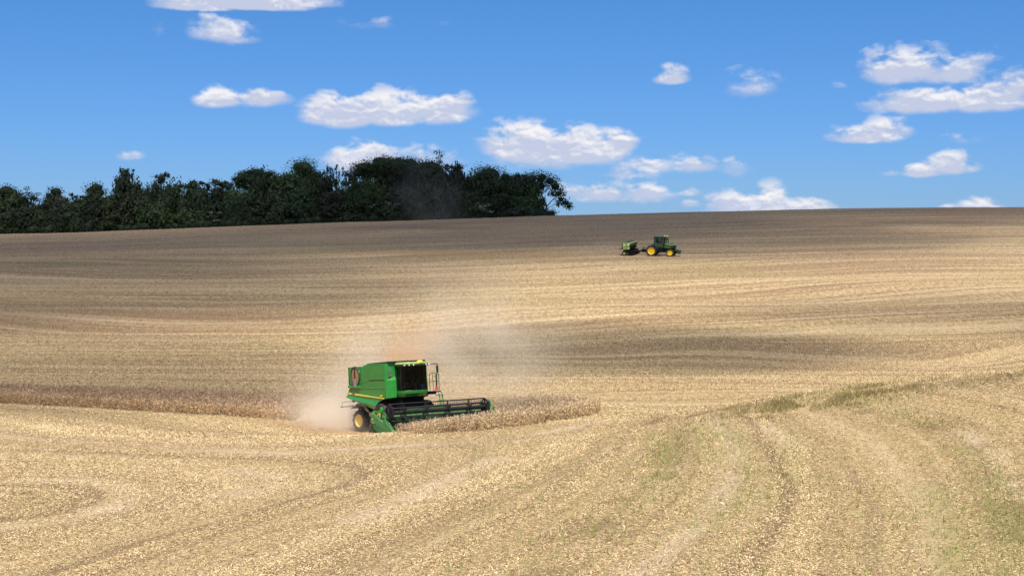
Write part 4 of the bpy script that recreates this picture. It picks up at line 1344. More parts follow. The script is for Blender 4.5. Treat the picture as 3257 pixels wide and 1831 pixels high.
for s in (-1, 1):
    m = MB(); y = -3.06 if s < 0 else 3.22
    for i, (x, z) in enumerate(bat):
        x2, z2 = bat[(i + 1) % NB]
        dx_, dz_ = x - RXc, z - RZc
        m.prism([(RXc, RZc)] + [(RXc + dx_ * 1.0 - dz_ * .11, RZc + dz_ * 1.0 + dx_ * .11), (RXc + dx_ * 1.05, RZc + dz_ * 1.05), (RXc + dx_ + dz_ * .11, RZc + dz_ - dx_ * .11)], 1, y - .012 - .001 * i, y + .012 + .001 * i)
        m.tube((x, y, z), (x2, y, z2), .045, n=6)
        m.tube((RXc, y, RZc), (x, y, z), .05, n=6)
        xm, zm = RXc + (dx_ * .55), RZc + dz_ * .55
    # eccentric ring just outside
    for k in range(24):
        a, b = 2 * math.pi * k / 24, 2 * math.pi * (k + 1) / 24
        g_ = lambda t: (RXc + .07 + .40 * math.cos(t), y + s * .07, RZc + .02 + .40 * math.sin(t))
        m.tube(g_(a), g_(b), .02, n=5)
    m.lathe([(.005, -.06), (.19, -.06), (.19, .06), (.005, .06)], (RXc, y, RZc), 1, 18)
    m.build('reel_end', M_BLK, rl)

# ================================================================== tractor and planter
TMAT = Matrix(((TM[0, 0], TM[0, 1], TM[0, 2], TO[0]), (TM[1, 0], TM[1, 1], TM[1, 2], TO[1]), (TM[2, 0], TM[2, 1], TM[2, 2], TO[2]), (0, 0, 0, 1)))
tr = empty('tractor', TMAT)
tag(tr, 'green tractor with yellow wheels driving right across the far slope, towing the planter', 'tractor')
M_GT = pmat('tractor_green', (0.010, 0.065, 0.028), .35, coat=.4, dust=.12)
M_GTL = pmat('tractor_green_hood', (0.016, 0.12, 0.03), .35, coat=.4, dust=.10)
for s in (-1, 1):
    wheel('rear_wheel', tr, (0, s * .95, .80), .84, .52, .55, s, lugs=13, dish=.06)
    wheel('front_wheel', tr, (2.88, s * .92, .58), .58, .40, .38, s, lugs=11, dish=.02)
    m = MB()
    for k in range(12):
        a0_, a1_ = R(8 + k * 8.8), R(8 + (k + 1) * 8.8)
        f_ = lambda a, r: (r * math.cos(a), .82 + r * math.sin(a) * 1.05)
        m.prism([f_(a0_, .93), f_(a1_, .93), f_(a1_, .97), f_(a0_, .97)], 1, s * .55, s * 1.22)
    m.build('rear_fender', M_GT, tr)
m = MB()
m.prism([(1.65, 1.18), (1.68, 1.98), (2.05, 2.03), (2.9, 1.97), (3.30, 1.84), (3.50, 1.66), (3.50, 1.18)], 1, -.40, .40)
m.build('hood', M_GTL, tr, bevel=.05)
m = MB(); m.bb((2.9, -.42, 1.22), (3.1, .42, 1.66)); m.bb((3.15, -.42, 1.22), (3.54, .42, 1.66)); m.build('grille', M_BLK, tr, bevel=.02)
m = MB(); m.prism([(1.9, 1.92), (3.30, 1.72), (3.28, 1.67), (1.9, 1.86)], 1, -.412, .412); m.build('hood_stripe', M_YSTR, tr)
for s in (-1, 1):
    m = MB(); m.box((3.46, s * .2, 1.74), (.06, .2, .07)); m.build('headlight', M_LAMP, tr, bevel=.01)
m = MB()
m.bb((-.5, -.32, .55), (3.3, .32, 1.20)); m.box((0, 0, .80), (.4, 1.5, .35)); m.box((2.88, 0, .58), (.25, 1.5, .2))
m.bb((.65, -.78, .75), (1.7, -.35, 1.35)); m.bb((.65, .35, .75), (1.7, .78, 1.35)); m.bb((3.3, -.3, .55), (3.9, .3, .95))
m.build('chassis', M_DARK, tr, bevel=.02)
m = MB()
for k in range(9): m.bb((3.88, -.42 + k * .095, .38), (4.28, -.345 + k * .095, .92))
m.prism([(3.45, 1.15), (3.9, 1.02), (4.36, .95), (4.36, .86), (3.45, .80)], 1, -.44, .44); m.build('front_weights', M_GT, tr)
tc = empty('cab', (0, 0, 0), tr)
m = MB(); m.bb((.30, -.78, 1.30), (1.72, .78, 1.96)); m.build('cab_base', M_GT, tc, bevel=.03)
for (x, xt) in ((.34, .40), (1.50, 1.60), (1.92, 2.10)):
    for s in (-1, 1):
        m = MB(); m.tube((x, s * .76, 1.9), (xt, s * .74, 2.84), .055); m.build('cab_pillar', M_BLK, tc)
m = MB()
for s in (-1, 1):
    m.add([(.34, s * .765, 1.93), (1.50, s * .765, 1.93), (1.60, s * .745, 2.82), (.40, s * .745, 2.82)], [(0, 1, 2, 3)])
    m.add([(1.50, s * .765, 1.93), (1.92, s * .74, 1.93), (2.10, s * .735, 2.82), (1.60, s * .745, 2.82)], [(0, 1, 2, 3)])
m.add([(.34, -.76, 1.93), (.34, .76, 1.93), (.40, .74, 2.82), (.40, -.74, 2.82)], [(0, 1, 2, 3)])
m.add([(1.92, -.74, 1.93), (1.92, .74, 1.93), (2.10, .73, 2.82), (2.10, -.73, 2.82)], [(0, 1, 2, 3)])
m.build('window', glass_mat('tractor_glass', (.40, .50, .54), .16), tc)  # bluish tint and diffuse film lighten the panes in place of reflected sky
m = MB(); m.bb((.20, -.82, 2.82), (2.22, .82, 2.90)); m.prism([(.28, 2.90), (.35, 3.0), (1.95, 3.02), (2.2, 2.90)], 1, -.76, .76)
m.build('cab_roof', M_GT, tc, bevel=.03)
m = MB(); m.box((.85, 0, 2.05), (.5, .5, .3)); m.box((.62, 0, 2.4), (.14, .5, .6)); m.tube((1.5, 0, 1.8), (1.35, 0, 2.2), .03); m.build('seat', M_SEAT, tc, bevel=.03)
m = MB(); m.lathe([(.005, .12), (.09, .10), (.11, 0)], (1.85, -.3, 3.02), 2, 12); m.build('beacon', M_LAMP, tc)
m = MB(); m.lathe([(.005, .10), (.13, .09), (.17, 0)], (2.2, 0, 2.98), 2, 14); m.build('antenna_dome', M_YSTR, tc)
m = MB(); m.path([(2.1, -.76, 2.8), (2.25, -1.05, 2.85), (2.25, -1.08, 2.5)], .02); m.box((2.25, -1.08, 2.6), (.05, .16, .28)); m.build('mirror', M_BLK, tc)
m = MB(); m.tube((2.3, .32, 1.9), (2.3, .32, 2.55), .05); m.build('exhaust_pipe', M_BLK, tr)
m = MB(); m.bb((1.0, -1.02, .45), (1.4, -.78, .50)); m.bb((1.0, -1.02, .80), (1.4, -.78, .85)); m.tube((1.0, -1.0, .45), (1.0, -.95, 1.6), .02); m.tube((1.4, -1.0, .45), (1.4, -.95, 1.6), .02); m.build('steps', M_BLK, tr)

pl_ = empty('seed_planter', TMAT)
tag(pl_, 'lime green and black seed planter towed behind the tractor', 'planter')
m = MB()
m.prism([(-4.20, 1.48), (-4.22, 1.98), (-3.10, 2.0), (-3.02, 1.90), (-3.20, 1.48)], 1, -2.0, 2.3)
hop = m.build('hopper', M_LIME, pl_, bevel=.02)
m = MB()
m.prism([(-3.27, 1.42), (-3.07, 1.76), (-3.03, 1.76), (-3.16, 1.40)], 1, -1.9, 2.25); m.bb((-4.15, -1.95, 1.995), (-3.15, 2.25, 2.04))
m.bb((-4.33, -2.02, 1.0), (-4.24, -1.94, 2.0)); m.bb((-4.33, 2.2, 1.0), (-4.24, 2.28, 2.0))
m.bb((-3.67, -2.012, 1.5), (-3.63, -2.0, 1.97))
m.build('hopper_lid', M_BLK, hop)
m = MB(); m.bb((-4.05, -2.012, 1.56), (-3.84, -2.002, 1.68)); m.bb((-4.10, -2.0125, 1.66), (-3.98, -2.002, 1.77)); m.build('hopper_decal', M_WHITE, hop)
m = MB(); m.bb((-3.50, -2.012, 1.56), (-3.28, -2.002, 1.82)); m.build('hopper_decal', M_WHITE, hop)
m = MB()
pp = [(-4.18, 1.40), (-3.30, 1.40), (-3.16, 1.32), (-3.10, 1.18), (-3.18, 1.02), (-3.34, .96), (-4.02, .98), (-4.16, 1.10)]
m.prism(pp, 1, -2.04, -1.90)
sp = m.build('side_shield', M_LIME, pl_, bevel=.02)
m = MB(); m.bb((-3.80, -2.052, 1.15), (-3.50, -2.042, 1.23)); m.build('shield_lettering', M_BLK, sp)
m = MB(); m.bb((-4.08, -2.052, 1.16), (-3.98, -2.042, 1.24)); m.build('shield_lettering', M_BLK, sp)
m = MB(); m.prism(pp, 1, 2.1, 2.25); m.build('side_shield', M_LIME, pl_, bevel=.02)
m = MB()
m.bb((-4.1, -1.85, .95), (-3.2, 2.1, 1.42)); m.bb((-4.2, -1.9, .70), (-4.05, 2.15, .84)); m.bb((-3.05, -1.9, .60), (-2.9, 2.15, .78))
m.bb((-4.2, -1.9, .62), (-3.0, -1.8, .80)); m.bb((-4.2, 2.05, .62), (-3.0, 2.15, .80))
m.tube((-2.95, -.9, .68), (-1.0, 0, .55), .08); m.tube((-2.95, 1.1, .68), (-1.0, 0, .55), .08); m.bb((-1.2, -.12, .45), (-.75, .12, .62))
m.tube((-1.4, -.2, .5), (-1.4, -.2, 1.35), .05); m.tube((-1.4, .1, 1.1), (-.7, .1, 1.2), .03); m.path([(-1.35, -.2, 1.3), (-1.9, -.4, 1.05), (-3.0, -.9, 1.2)], .03)
m.bb((-1.75, -.25, .60), (-1.15, .25, .95))
m.build('frame', M_DARK, pl_, bevel=.015)
for k in range(13):
    y = -1.75 + k * .32
    m = MB()
    m.tube((-3.5, y, .95), (-3.25, y, .30), .05); m.tube((-3.8, y, .95), (-3.9, y, .25), .04); m.tube((-3.0, y, .7), (-2.85, y, .3), .035)
    m.lathe([(.005, -.02), (.22, -.012), (.23, 0), (.22, .012), (.005, .02)], (-3.25, y, .22), 1, 16)
    m.lathe([(.005, -.02), (.20, -.012), (.21, 0), (.20, .012), (.005, .02)], (-2.82, y, .20), 1, 16)
    m.box((-3.55, y, .72), (.30, .10, .34))
    m.build('row_unit', M_DARK, pl_)
for y in (-1.95, 2.2):
    wheel('carrying_wheel', pl_, (-3.97, y, .36), .36, .24, .19, -1 if y < 0 else 1, lugs=8, rimm=M_LIME, dish=.02)
m = MB(); m.bb((-4.85, -1.9, 1.0), (-4.25, 2.1, 1.06)); m.path([(-4.85, -1.9, 1.03), (-4.6, -1.9, .80), (-4.25, -1.9, .78)], .03); m.tube((-4.2, -1.9, .5), (-4.55, -1.95, .02), .025)
m.build('rear_step', M_BLK, pl_)

# ================================================================== trees
mt = bpy.data.materials.new('foliage'); mt.use_nodes = True
T = NT(mt.node_tree); T.n.clear()
tc_ = T.attr('tone').outputs['Color']
oi = T.new('ShaderNodeObjectInfo')
hv = T.new('ShaderNodeHueSaturation')
T.l.new(T.m('MULTIPLY_ADD', oi.outputs['Random'], 0.05, 0.475), hv.inputs['Hue'])
T.l.new(T.m('MULTIPLY_ADD', oi.outputs['Random'], 0.7, 0.65), hv.inputs['Value'])
T.l.new(tc_, hv.inputs['Color'])
b_ = T.new('ShaderNodeBsdfPrincipled'); T.l.new(hv.outputs[0], b_.inputs['Base Color'])
b_.inputs['Roughness'].default_value = .6; b_.inputs['Specular IOR Level'].default_value = .25
t2 = T.new('ShaderNodeBsdfTranslucent'); T.l.new(hv.outputs[0], t2.inputs[0])
mx = T.new('ShaderNodeMixShader'); mx.inputs[0].default_value = .18
T.l.new(b_.outputs[0], mx.inputs[1]); T.l.new(t2.outputs[0], mx.inputs[2])
o_ = T.new('ShaderNodeOutputMaterial'); T.l.new(mx.outputs[0], o_.inputs[0])
M_BARK = pmat('bark', (.075, .062, .05), .9, nscale=1.5, var=.3)

def uvs(c, r, n=6):
    vs, fs = [], []
    for i in range(n + 1):
        t = math.pi * i / n
        for j in range(8):
            a = math.pi * j / 4
            vs.append((c[0] + r[0] * math.sin(t) * math.cos(a), c[1] + r[1] * math.sin(t) * math.sin(a), c[2] + r[2] * math.cos(t)))
    for i in range(n):
        for j in range(8):
            k = (j + 1) % 8
            fs.append((i * 8 + j, (i + 1) * 8 + j, (i + 1) * 8 + k, i * 8 + k))
    return vs, fs

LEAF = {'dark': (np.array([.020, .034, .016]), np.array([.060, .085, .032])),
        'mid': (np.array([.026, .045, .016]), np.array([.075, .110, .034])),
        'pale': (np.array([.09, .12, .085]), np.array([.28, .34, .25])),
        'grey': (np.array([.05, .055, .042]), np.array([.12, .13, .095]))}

def crown_mesh(lobes, leaf=.42, dens=5.0, kind='dark', seed=0, core=.72, flat=0.0):
    """lobes: (x, y, z, rx, ry, rz) -> leaf clumps spread through each lobe round a small dark heart"""
    g = np.random.default_rng(seed)
    Vs, Fs, Cs = [], [], []
    off = 0
    lo, hi = LEAF[kind]
    for L in lobes:
        c, r = np.array(L[:3]), np.array(L[3:6])
        r = r * 1.28
        n = int(dens * 2.1 * 4 * ((r[0] * r[1] + r[0] * r[2] + r[1] * r[2]) / 3)) + 14
        d = g.normal(size=(n, 3)); d /= np.linalg.norm(d, axis=1, keepdims=True)
        rad = np.clip(g.normal(.88, .15, n), .3, 1.2)
        bumps = 1 + .16 * np.sin(d[:, 0] * 5 + seed) * np.cos(d[:, 2] * 6 + seed * 2) + .1 * np.sin(d[:, 1] * 9)
        p = c + d * r * (rad * bumps)[:, None]
        nrm = unit(d + g.normal(0, .55, (n, 3)) + np.array([0, 0, .35 + flat * 2]))
        a = np.cross(nrm, g.normal(size=(n, 3))); a = unit(a); b = np.cross(nrm, a)
        s = leaf * (.5 + .9 * g.random(n))[:, None]
        asp = (.45 + .5 * g.random(n))[:, None]
        q_ = np.stack([p - a * s * .5, p + b * s * .5 * asp - a * s * .1, p + a * s * .5, p - b * s * .5 * asp + a * s * .1], 1)
        Vs.append(q_.reshape(-1, 3)); Fs.append(np.arange(4 * n).reshape(n, 4) + off); off += 4 * n
        t = np.clip(g.random(n) * .8 + g.normal(0, .12), 0, 1)[:, None]
        col = lo * (1 - t) + hi * t
        Cs.append(np.repeat(np.concatenate([col, np.ones((n, 1))], 1), 4, axis=0))
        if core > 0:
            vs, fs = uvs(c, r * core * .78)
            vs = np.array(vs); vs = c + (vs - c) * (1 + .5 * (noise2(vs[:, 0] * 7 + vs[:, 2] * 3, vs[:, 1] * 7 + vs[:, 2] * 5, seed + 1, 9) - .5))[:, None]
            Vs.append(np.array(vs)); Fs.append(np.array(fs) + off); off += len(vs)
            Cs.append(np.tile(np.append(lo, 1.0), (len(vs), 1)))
    return np.concatenate(Vs), np.concatenate(Fs), np.concatenate(Cs)

def lobes_for(style, w, h, g):
    """crown lobes of a tree of total height h and crown width w, origin at the foot"""
    L = []
    R_ = w / 2
    if style == 'dome':
        for k in range(26):
            a = g.random() * 2 * np.pi; t = g.random() ** .6
            u = g.random()
            z = h * (.25 + .62 * u)
            rr = R_ * (.80 * math.sqrt(max(0, 1 - (max(0, u - .35) / .72) ** 2)))
            s = R_ * (.20 + .14 * g.random())
            L.append((rr * t * math.cos(a), rr * t * math.sin(a) * .8, z, s, s, s * .8))
        L.append((0, 0, h - R_ * .32, R_ * .45, R_ * .4, R_ * .3)); L.append((0, 0, h * .5, R_ * .7, R_ * .6, h * .30))
    elif style == 'umbrella':
        for k in range(34):
            a = g.random() * 2 * np.pi; t = math.sqrt(g.random())
            x, y = R_ * .88 * t * math.cos(a), R_ * .7 * t * math.sin(a)
            z = h * (.93 - .16 * t ** 3) - g.random() * h * .14
            s = R_ * (.13 + .09 * g.random())
            L.append((x, y, z, s * 1.3, s * 1.2, s * .62))
        for k in range(16):
            a = g.random() * 2 * np.pi; t = g.random()
            s = R_ * (.16 + .1 * g.random())
            L.append((R_ * .7 * t * math.cos(a), R_ * .5 * t * math.sin(a), h * (.25 + .5 * g.random()), s, s, s))
        L.append((0, 0, h * .5, R_ * .6, R_ * .4, h * .33))
    elif style == 'peaked':
        for k in range(24):
            u = g.random() ** .8; a = g.random() * 2 * np.pi
            rr = R_ * (1 - u) ** .75 * .85 * math.sqrt(g.random())
            s = R_ * (.13 + .15 * (1 - u) + .05 * g.random())
            L.append((rr * math.cos(a), rr * math.sin(a), h * (.28 + .70 * u) - s * .4, s, s, s * 1.1))
        for k in range(4):
            L.append((R_ * (g.random() - .5) * .9, 0, h * (.90 + .09 * g.random()), R_ * .09, R_ * .09, h * .05))
        L.append((0, 0, h * .42, R_ * .62, R_ * .5, h * .28))
    elif style == 'ragged':
        for k in range(26):
            u = g.random(); a = g.random() * 2 * np.pi
            rr = R_ * .85 * math.sqrt(g.random()) * (1 - .3 * u)
            s = R_ * (.11 + .12 * g.random())
            L.append((rr * math.cos(a), rr * math.sin(a) * .8, h * (.30 + .66 * u) - s * .3, s * 1.25, s, s * .8))
        L.append((0, 0, h * .45, R_ * .58, R_ * .5, h * .26))
    elif style == 'sparse':
        for k in range(15):
            a = g.random() * 2 * np.pi; u = g.random()
            rr = R_ * (.2 + .75 * math.sin(math.pi * (.15 + .8 * u))) * math.sqrt(g.random())
            s = R_ * (.13 + .11 * g.random())
            L.append((rr * math.cos(a), rr * math.sin(a) * .7, h * (.68 + .29 * u), s * 1.3, s * 1.2, s * .8))
    elif style == 'slender':
        for k in range(7):
            x = R_ * (-.9 + 1.8 * (k + .5) / 7); top = h * (.86 + .14 * g.random())
            for j in range(3): L.append((x + g.normal(0, .1), g.normal(0, .3), top - j * h * .055 - .3, R_ * .10, R_ * .10, h * .035))
        for k in range(10):
            L.append((R_ * (g.random() * 1.6 - .8), 0, h * (.3 + .45 * g.random()), R_ * .3, R_ * .3, R_ * .3))
    elif style == 'overhang':
        for (x, z, s) in [(-.9, .55, .34), (-.6, .75, .30), (-.5, .35, .36), (-.2, .90, .26), (-.15, .62, .26), (.15, .93, .22), (.1, .72, .20), (.42, .86, .22), (.62, .72, .20), (.72, .56, .17), (.50, .55, .10),
                          (.80, .42, .15), (.95, .33, .13), (1.06, .25, .11), (.7, .30, .08), (-.85, .15, .32), (-.35, .10, .26), (-.05, .06, .15), (-.6, .55, .3)]:
            L.append((R_ * x, g.normal(0, .12) * R_, h * z, R_ * s * 1.25, R_ * s * 1.2, R_ * s * 1.0))
    elif style == 'layered':
        for k in range(15):
            a = g.random() * 2 * np.pi; t = math.sqrt(g.random())
            L.append((R_ * .85 * t * math.cos(a), R_ * .8 * t * math.sin(a), h * (.35 + .6 * g.random()), R_ * .22, R_ * .2, R_ * .07))
    else:  # filler
        for k in range(16):
            u = g.random(); a = g.random() * 2 * np.pi
            rr = R_ * .8 * math.sqrt(g.random()) * math.sqrt(max(.05, 1 - u * u * .9))
            s = R_ * (.22 + .16 * g.random())
            L.append((rr * math.cos(a), rr * math.sin(a), h * (.18 + .74 * u) - s * .2, s, s, s * .85))
        L.append((0, 0, h * .45, R_ * .66, R_ * .6, h * .34))
    return L

def trunk_mb(style, w, h, lobes, g):
    m = MB()
    rt = .10 + h * .014
    lean = 0.0
    if style == 'overhang':
        m.tube((w * .10, 0, -.4), (w * .16, 0, h * .25), rt, rt * .8)
        m.tube((w * .16, 0, h * .25), (w * .05, 0, h * .6), rt * .8, rt * .5); m.tube((w * .16, 0, h * .25), (w * .30, 0, h * .48), rt * .6, rt * .35)
        m.tube((w * .30, 0, h * .48), (w * .36, 0, h * .7), rt * .35, rt * .15); m.tube((w * .14, 0, h * .18), (w * .36, 0, h * .36), rt * .4, rt * .15)
        m.tube((w * .26, 0, h * .3), (w * .48, 0, h * .27), rt * .22, rt * .1)
        return m
    top = (g.normal(0, .03) * w, 0, h * .8)
    mid_ = (g.normal(0, .03) * w, 0, h * .38)
    m.tube((0, 0, -.4), mid_, rt, rt * .7); m.tube(mid_, top, rt * .7, rt * .22)
    for L in lobes[:10 if style != 'sparse' else 15]:
        t = .4 + .5 * g.random()
        p0 = Vector(mid_).lerp(Vector(top), min(1, max(0, (L[2] / h - .5) * 1.4)))
        m.tube(p0, L[:3], rt * .28, rt * .08, n=5)
    return m

def make_tree(name, x, y, w, h, style, kind, label, group=None, seed=0, leaf=.42, dens=5.0, core=.72, cat='tree'):
    z = float(terrain(np.array([x]), np.array([y]))[0])
    g = np.random.default_rng(seed)
    L = lobes_for(style, w, h, g)
    t = empty(name, (x, y, z))
    tag(t, label, cat, group)
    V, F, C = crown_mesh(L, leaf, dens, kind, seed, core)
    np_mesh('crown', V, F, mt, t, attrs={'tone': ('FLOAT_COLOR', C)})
    trunk_mb(style, w, h, L, g).build('trunk', M_BARK, t)
    return t

def tree_at(dx, dy, wpx, d, style, kind, label, seed, **kw):
    r = ray(dx * D, dy * D)
    x, ztop = r[0] * d, CAMZ + r[2] * d
    z = float(terrain(np.array([x]), np.array([d]))[0])
    return make_tree('tree', x, d, wpx * D * d / FPX, ztop - z, style, kind, label, seed=seed, **kw)

SKY = [
    (-95, 452, 130, 356, 'dome', 'dark', 'rounded tree past the left end of the wood, beyond the flat leftmost crown'),
    (15, 464, 110, 354, 'dome', 'mid', 'broad low domed tree where the wood meets the left edge of the photo'),
    (78, 470, 60, 352, 'sparse', 'dark', 'thin tree with two loose tufts just right of the leftmost broad crown'),
    (140, 470, 80, 354, 'dome', 'dark', 'small dark round tree above the first grey-flecked crown'),
    (188, 482, 60, 353, 'ragged', 'dark', 'low dark knob of a tree in the dip left of the tall twin-peaked tree'),
    (240, 458, 85, 356, 'dome', 'mid', 'smooth domed tree touching the left flank of the tall twin-peaked tree'),
    (312, 426, 95, 355, 'peaked', 'dark', 'tall dark tree with ragged twin peaks, highest of the left part of the wood'),
    (340, 420, 44, 358, 'ragged', 'dark', 'narrow feathery tree forming the right-hand spike beside the tall twin-peaked tree'),
    (405, 437, 100, 356, 'peaked', 'dark', 'dark pointed tree, second peak right of the feathery spike'),
    (472, 448, 85, 354, 'ragged', 'mid', 'loose-topped tree left of the small sky gap in the wood'),
    (520, 450, 50, 358, 'ragged', 'dark', 'short curled crown right beside the small sky gap'),
    (575, 436, 110, 356, 'ragged', 'dark', 'broad ragged tree rising right of the curled crown'),
    (650, 416, 120, 355, 'umbrella', 'dark', 'flat layered tree with spiky twigs left of the big smooth dome'),
    (762, 399, 140, 354, 'dome', 'mid', 'big smooth domed tree left of the row of thin pointed tops'),
    (846, 411, 56, 359, 'slender', 'mid', 'cluster of thin pointed tops between the big dome and the wide umbrella crown'),
    (885, 428, 90, 355, 'ragged', 'dark', 'dark lower tree filling the notch left of the wide umbrella crown'),
    (1000, 391, 220, 354, 'umbrella', 'dark', 'widest flat-topped umbrella tree, largest crown of the wood'),
    (1097, 375, 52, 362, 'sparse', 'grey', 'lone see-through tree standing clear above all others'),
    (1140, 408, 95, 356, 'ragged', 'grey', 'greyish open crown right of the see-through tree'),
    (1228, 415, 160, 354, 'dome', 'dark', 'broad dark dome in the right part of the wood behind the drifting dust'),
    (1305, 434, 90, 355, 'ragged', 'dark', 'ragged tree stepping down towards the right end of the wood'),
    (1352, 440, 140, 350, 'overhang', 'dark', 'last tree at the right end of the wood, its low bough hanging over the field'),
]
for i, (dx_, dy_, w_, d_, st_, kd, lb) in enumerate(SKY):
    if st_ in ('sparse',): kw = dict(leaf=.36, dens=5.0, core=0.0)
    elif st_ == 'slender': kw = dict(leaf=.34, dens=7, core=.5)
    elif st_ == 'overhang': kw = dict(leaf=.42, dens=7, core=.6)
    else: kw = dict(leaf=.36, dens=6.5)
    tree_at(dx_, dy_, w_ * 1.06, d_, st_, kd, lb, 100 + i, **kw)

PALE = [(145, 492, 50, 'grey', 'grey-flecked tree below the small dark round one near the left end'),
        (540, 525, 40, 'pale', 'small silvery tree standing alone in the dark front of the wood'),
        (838, 478, 70, 'grey', 'greyish leafy tree in front of the big smooth dome'),
        (932, 512, 30, 'pale', 'silver-leaved tree with layered tufts below the wide umbrella crown'),
        (985, 500, 38, 'pale', 'taller silver-leaved tree right of the first silver layered one'),
        (1215, 508, 62, 'pale', 'silvery bushy tree at the foot of the broad right-hand dome'),
        (1292, 522, 60, 'grey', 'low pale bush-like tree near the right end of the wood')]
for i, (dx_, dy_, w_, kd, lb) in enumerate(PALE):
    tree_at(dx_, dy_, w_, 343.2, 'layered' if kd == 'pale' else 'ragged', kd, lb, 300 + i, leaf=.42, dens=8 if kd == 'pale' else 5, core=.3)

# the wood's closed front: trees nothing tells apart
variants = []
def base_line(x):
    return 590 - 47 * (x / 1400.0)
FL = 'dark bushy tree in the closed front of the wood, under the skyline crowns'
FG = 'front trees of the wood'
gg = np.random.default_rng(5)
k = 0
SKX = [-150, 15, 78, 140, 188, 240, 312, 345, 405, 472, 520, 575, 650, 762, 846, 885, 930, 1000, 1070, 1140, 1228, 1305, 1400]
SKY_ = [456, 464, 480, 470, 484, 460, 428, 428, 440, 452, 462, 440, 420, 402, 425, 430, 405, 394, 400, 412, 418, 436, 450]
for row_, (dist_, lo_, hi_) in enumerate(((345.5, .36, .60), (350.0, .78, .97))):
    x = -150.0
    while x < 1345:
        hp = lo_ + (hi_ - lo_) * gg.random()
        hp *= base_line(x) - np.interp(x, SKX, SKY_)
        wp = 62 + 38 * gg.random()
        d_ = dist_ + gg.normal(0, .8)
        r = ray(x * D, (base_line(x) - hp) * D)
        X_, Zt = r[0] * d_, CAMZ + r[2] * d_
        zg = float(terrain(np.array([X_]), np.array([d_]))[0])
        h_, w_ = Zt - zg, wp * D * d_ / FPX
        if len(variants) < 9:
            t = make_tree('tree', X_, d_, w_, h_, 'filler', 'mid' if k % 3 == 0 else 'dark', FL, FG, seed=500 + k, leaf=.46, dens=6.0)
            variants.append((t, w_, h_))
        else:
            src, sw, sh = variants[int(gg.integers(0, 9))]
            t = src.copy(); COL.objects.link(t)
            t.location = (X_, d_, zg); t.scale = (w_ / sw, w_ / sw, h_ / sh); t.rotation_euler = (0, 0, gg.random() * 6.28)
            for ch in src.children:
                c2 = ch.copy(); COL.objects.link(c2); c2.parent = t
        k += 1
        x += wp * .52

# undergrowth along the edge of the wood
Ls = []
x = -190.0
while x < 1392:
    d_ = 343.6 + gg.normal(0, .5)
    r = ray(x * D, 600 * D); X_ = r[0] * d_
    zg = float(terrain(np.array([X_]), np.array([d_]))[0])
    s = .7 + .9 * gg.random()
    Ls.append((X_, d_, zg + s * .5, s * 1.2, s, s * .9)); x += 8
V, F, C = crown_mesh(Ls, .36, 7.0, 'dark', 77, .8)
o = np_mesh('undergrowth', V, F, mt, attrs={'tone': ('FLOAT_COLOR', C)})
tag(o, 'low dark scrub along the foot of the wood', 'undergrowth', kind='stuff')

# ================================================================== clouds overhead that shade the hill (they stand above the frame)
mc = bpy.data.materials.new('cumulus'); mc.use_nodes = True
T = NT(mc.node_tree); T.n.clear()
gen = T.new('ShaderNodeTexCoord').outputs['Generated']
p_ = T.new('ShaderNodeTexCoord').outputs['Object']
q_ = T.v('MULTIPLY', T.v('SUBTRACT', gen, (.5, .5, .5)), (2.0, 2.0, 0.0))
thin = T.m('SUBTRACT', 1.0, T.v('DOT_PRODUCT', q_, q_))
nz_ = T.noise(T.v('MULTIPLY', p_, (1.0, 2.2, 1.0)), 0.022, 5, .6)
aa = T.m('MULTIPLY_ADD', T.m('SUBTRACT', nz_, .5), 1.1, thin)
aa = T.m('MULTIPLY', T.rng(aa, .0, .85, 0.0, .47), T.new('ShaderNodeObjectInfo').outputs['Alpha'])
df = T.new('ShaderNodeBsdfDiffuse'); df.inputs[0].default_value = (.85, .86, .88, 1)
tt = T.new('ShaderNodeBsdfTransparent')
mx = T.new('ShaderNodeMixShader'); T.l.new(aa, mx.inputs[0]); T.l.new(tt.outputs[0], mx.inputs[1]); T.l.new(df.outputs[0], mx.inputs[2])
o_ = T.new('ShaderNodeOutputMaterial'); T.l.new(mx.outputs[0], o_.inputs[0])

def shade_cloud(gxy, rx, ry, ang, label, hgt=420.0):
    zg = float(terrain(np.array([gxy[0]]), np.array([gxy[1]]))[0])
    c = np.array([gxy[0], gxy[1], zg]) + SUN * (hgt / SUN[2])
    m = MB(); m.ball((0, 0, 0), (rx, ry, 16.0), n=18)
    o = m.build('cloud', mc, smooth=True)
    me = o.data
    co = np.empty(len(me.vertices) * 3); me.vertices.foreach_get('co', co); co = co.reshape(-1, 3)
    f_ = 1 + .22 * (noise2(co[:, 0] + gxy[0], co[:, 1], 51, 38) - .5) + .2 * (noise2(co[:, 0], co[:, 1] + gxy[1], 52, 15) - .5)
    co *= f_[:, None]; co[:, 2] = np.where(co[:, 2] < 0, co[:, 2] * .3, co[:, 2])
    me.vertices.foreach_set('co', co.ravel()); me.update()
    o.location = c; o.rotation_euler = (0, 0, ang)
    tag(o, label, 'cloud', kind='stuff')
    return o

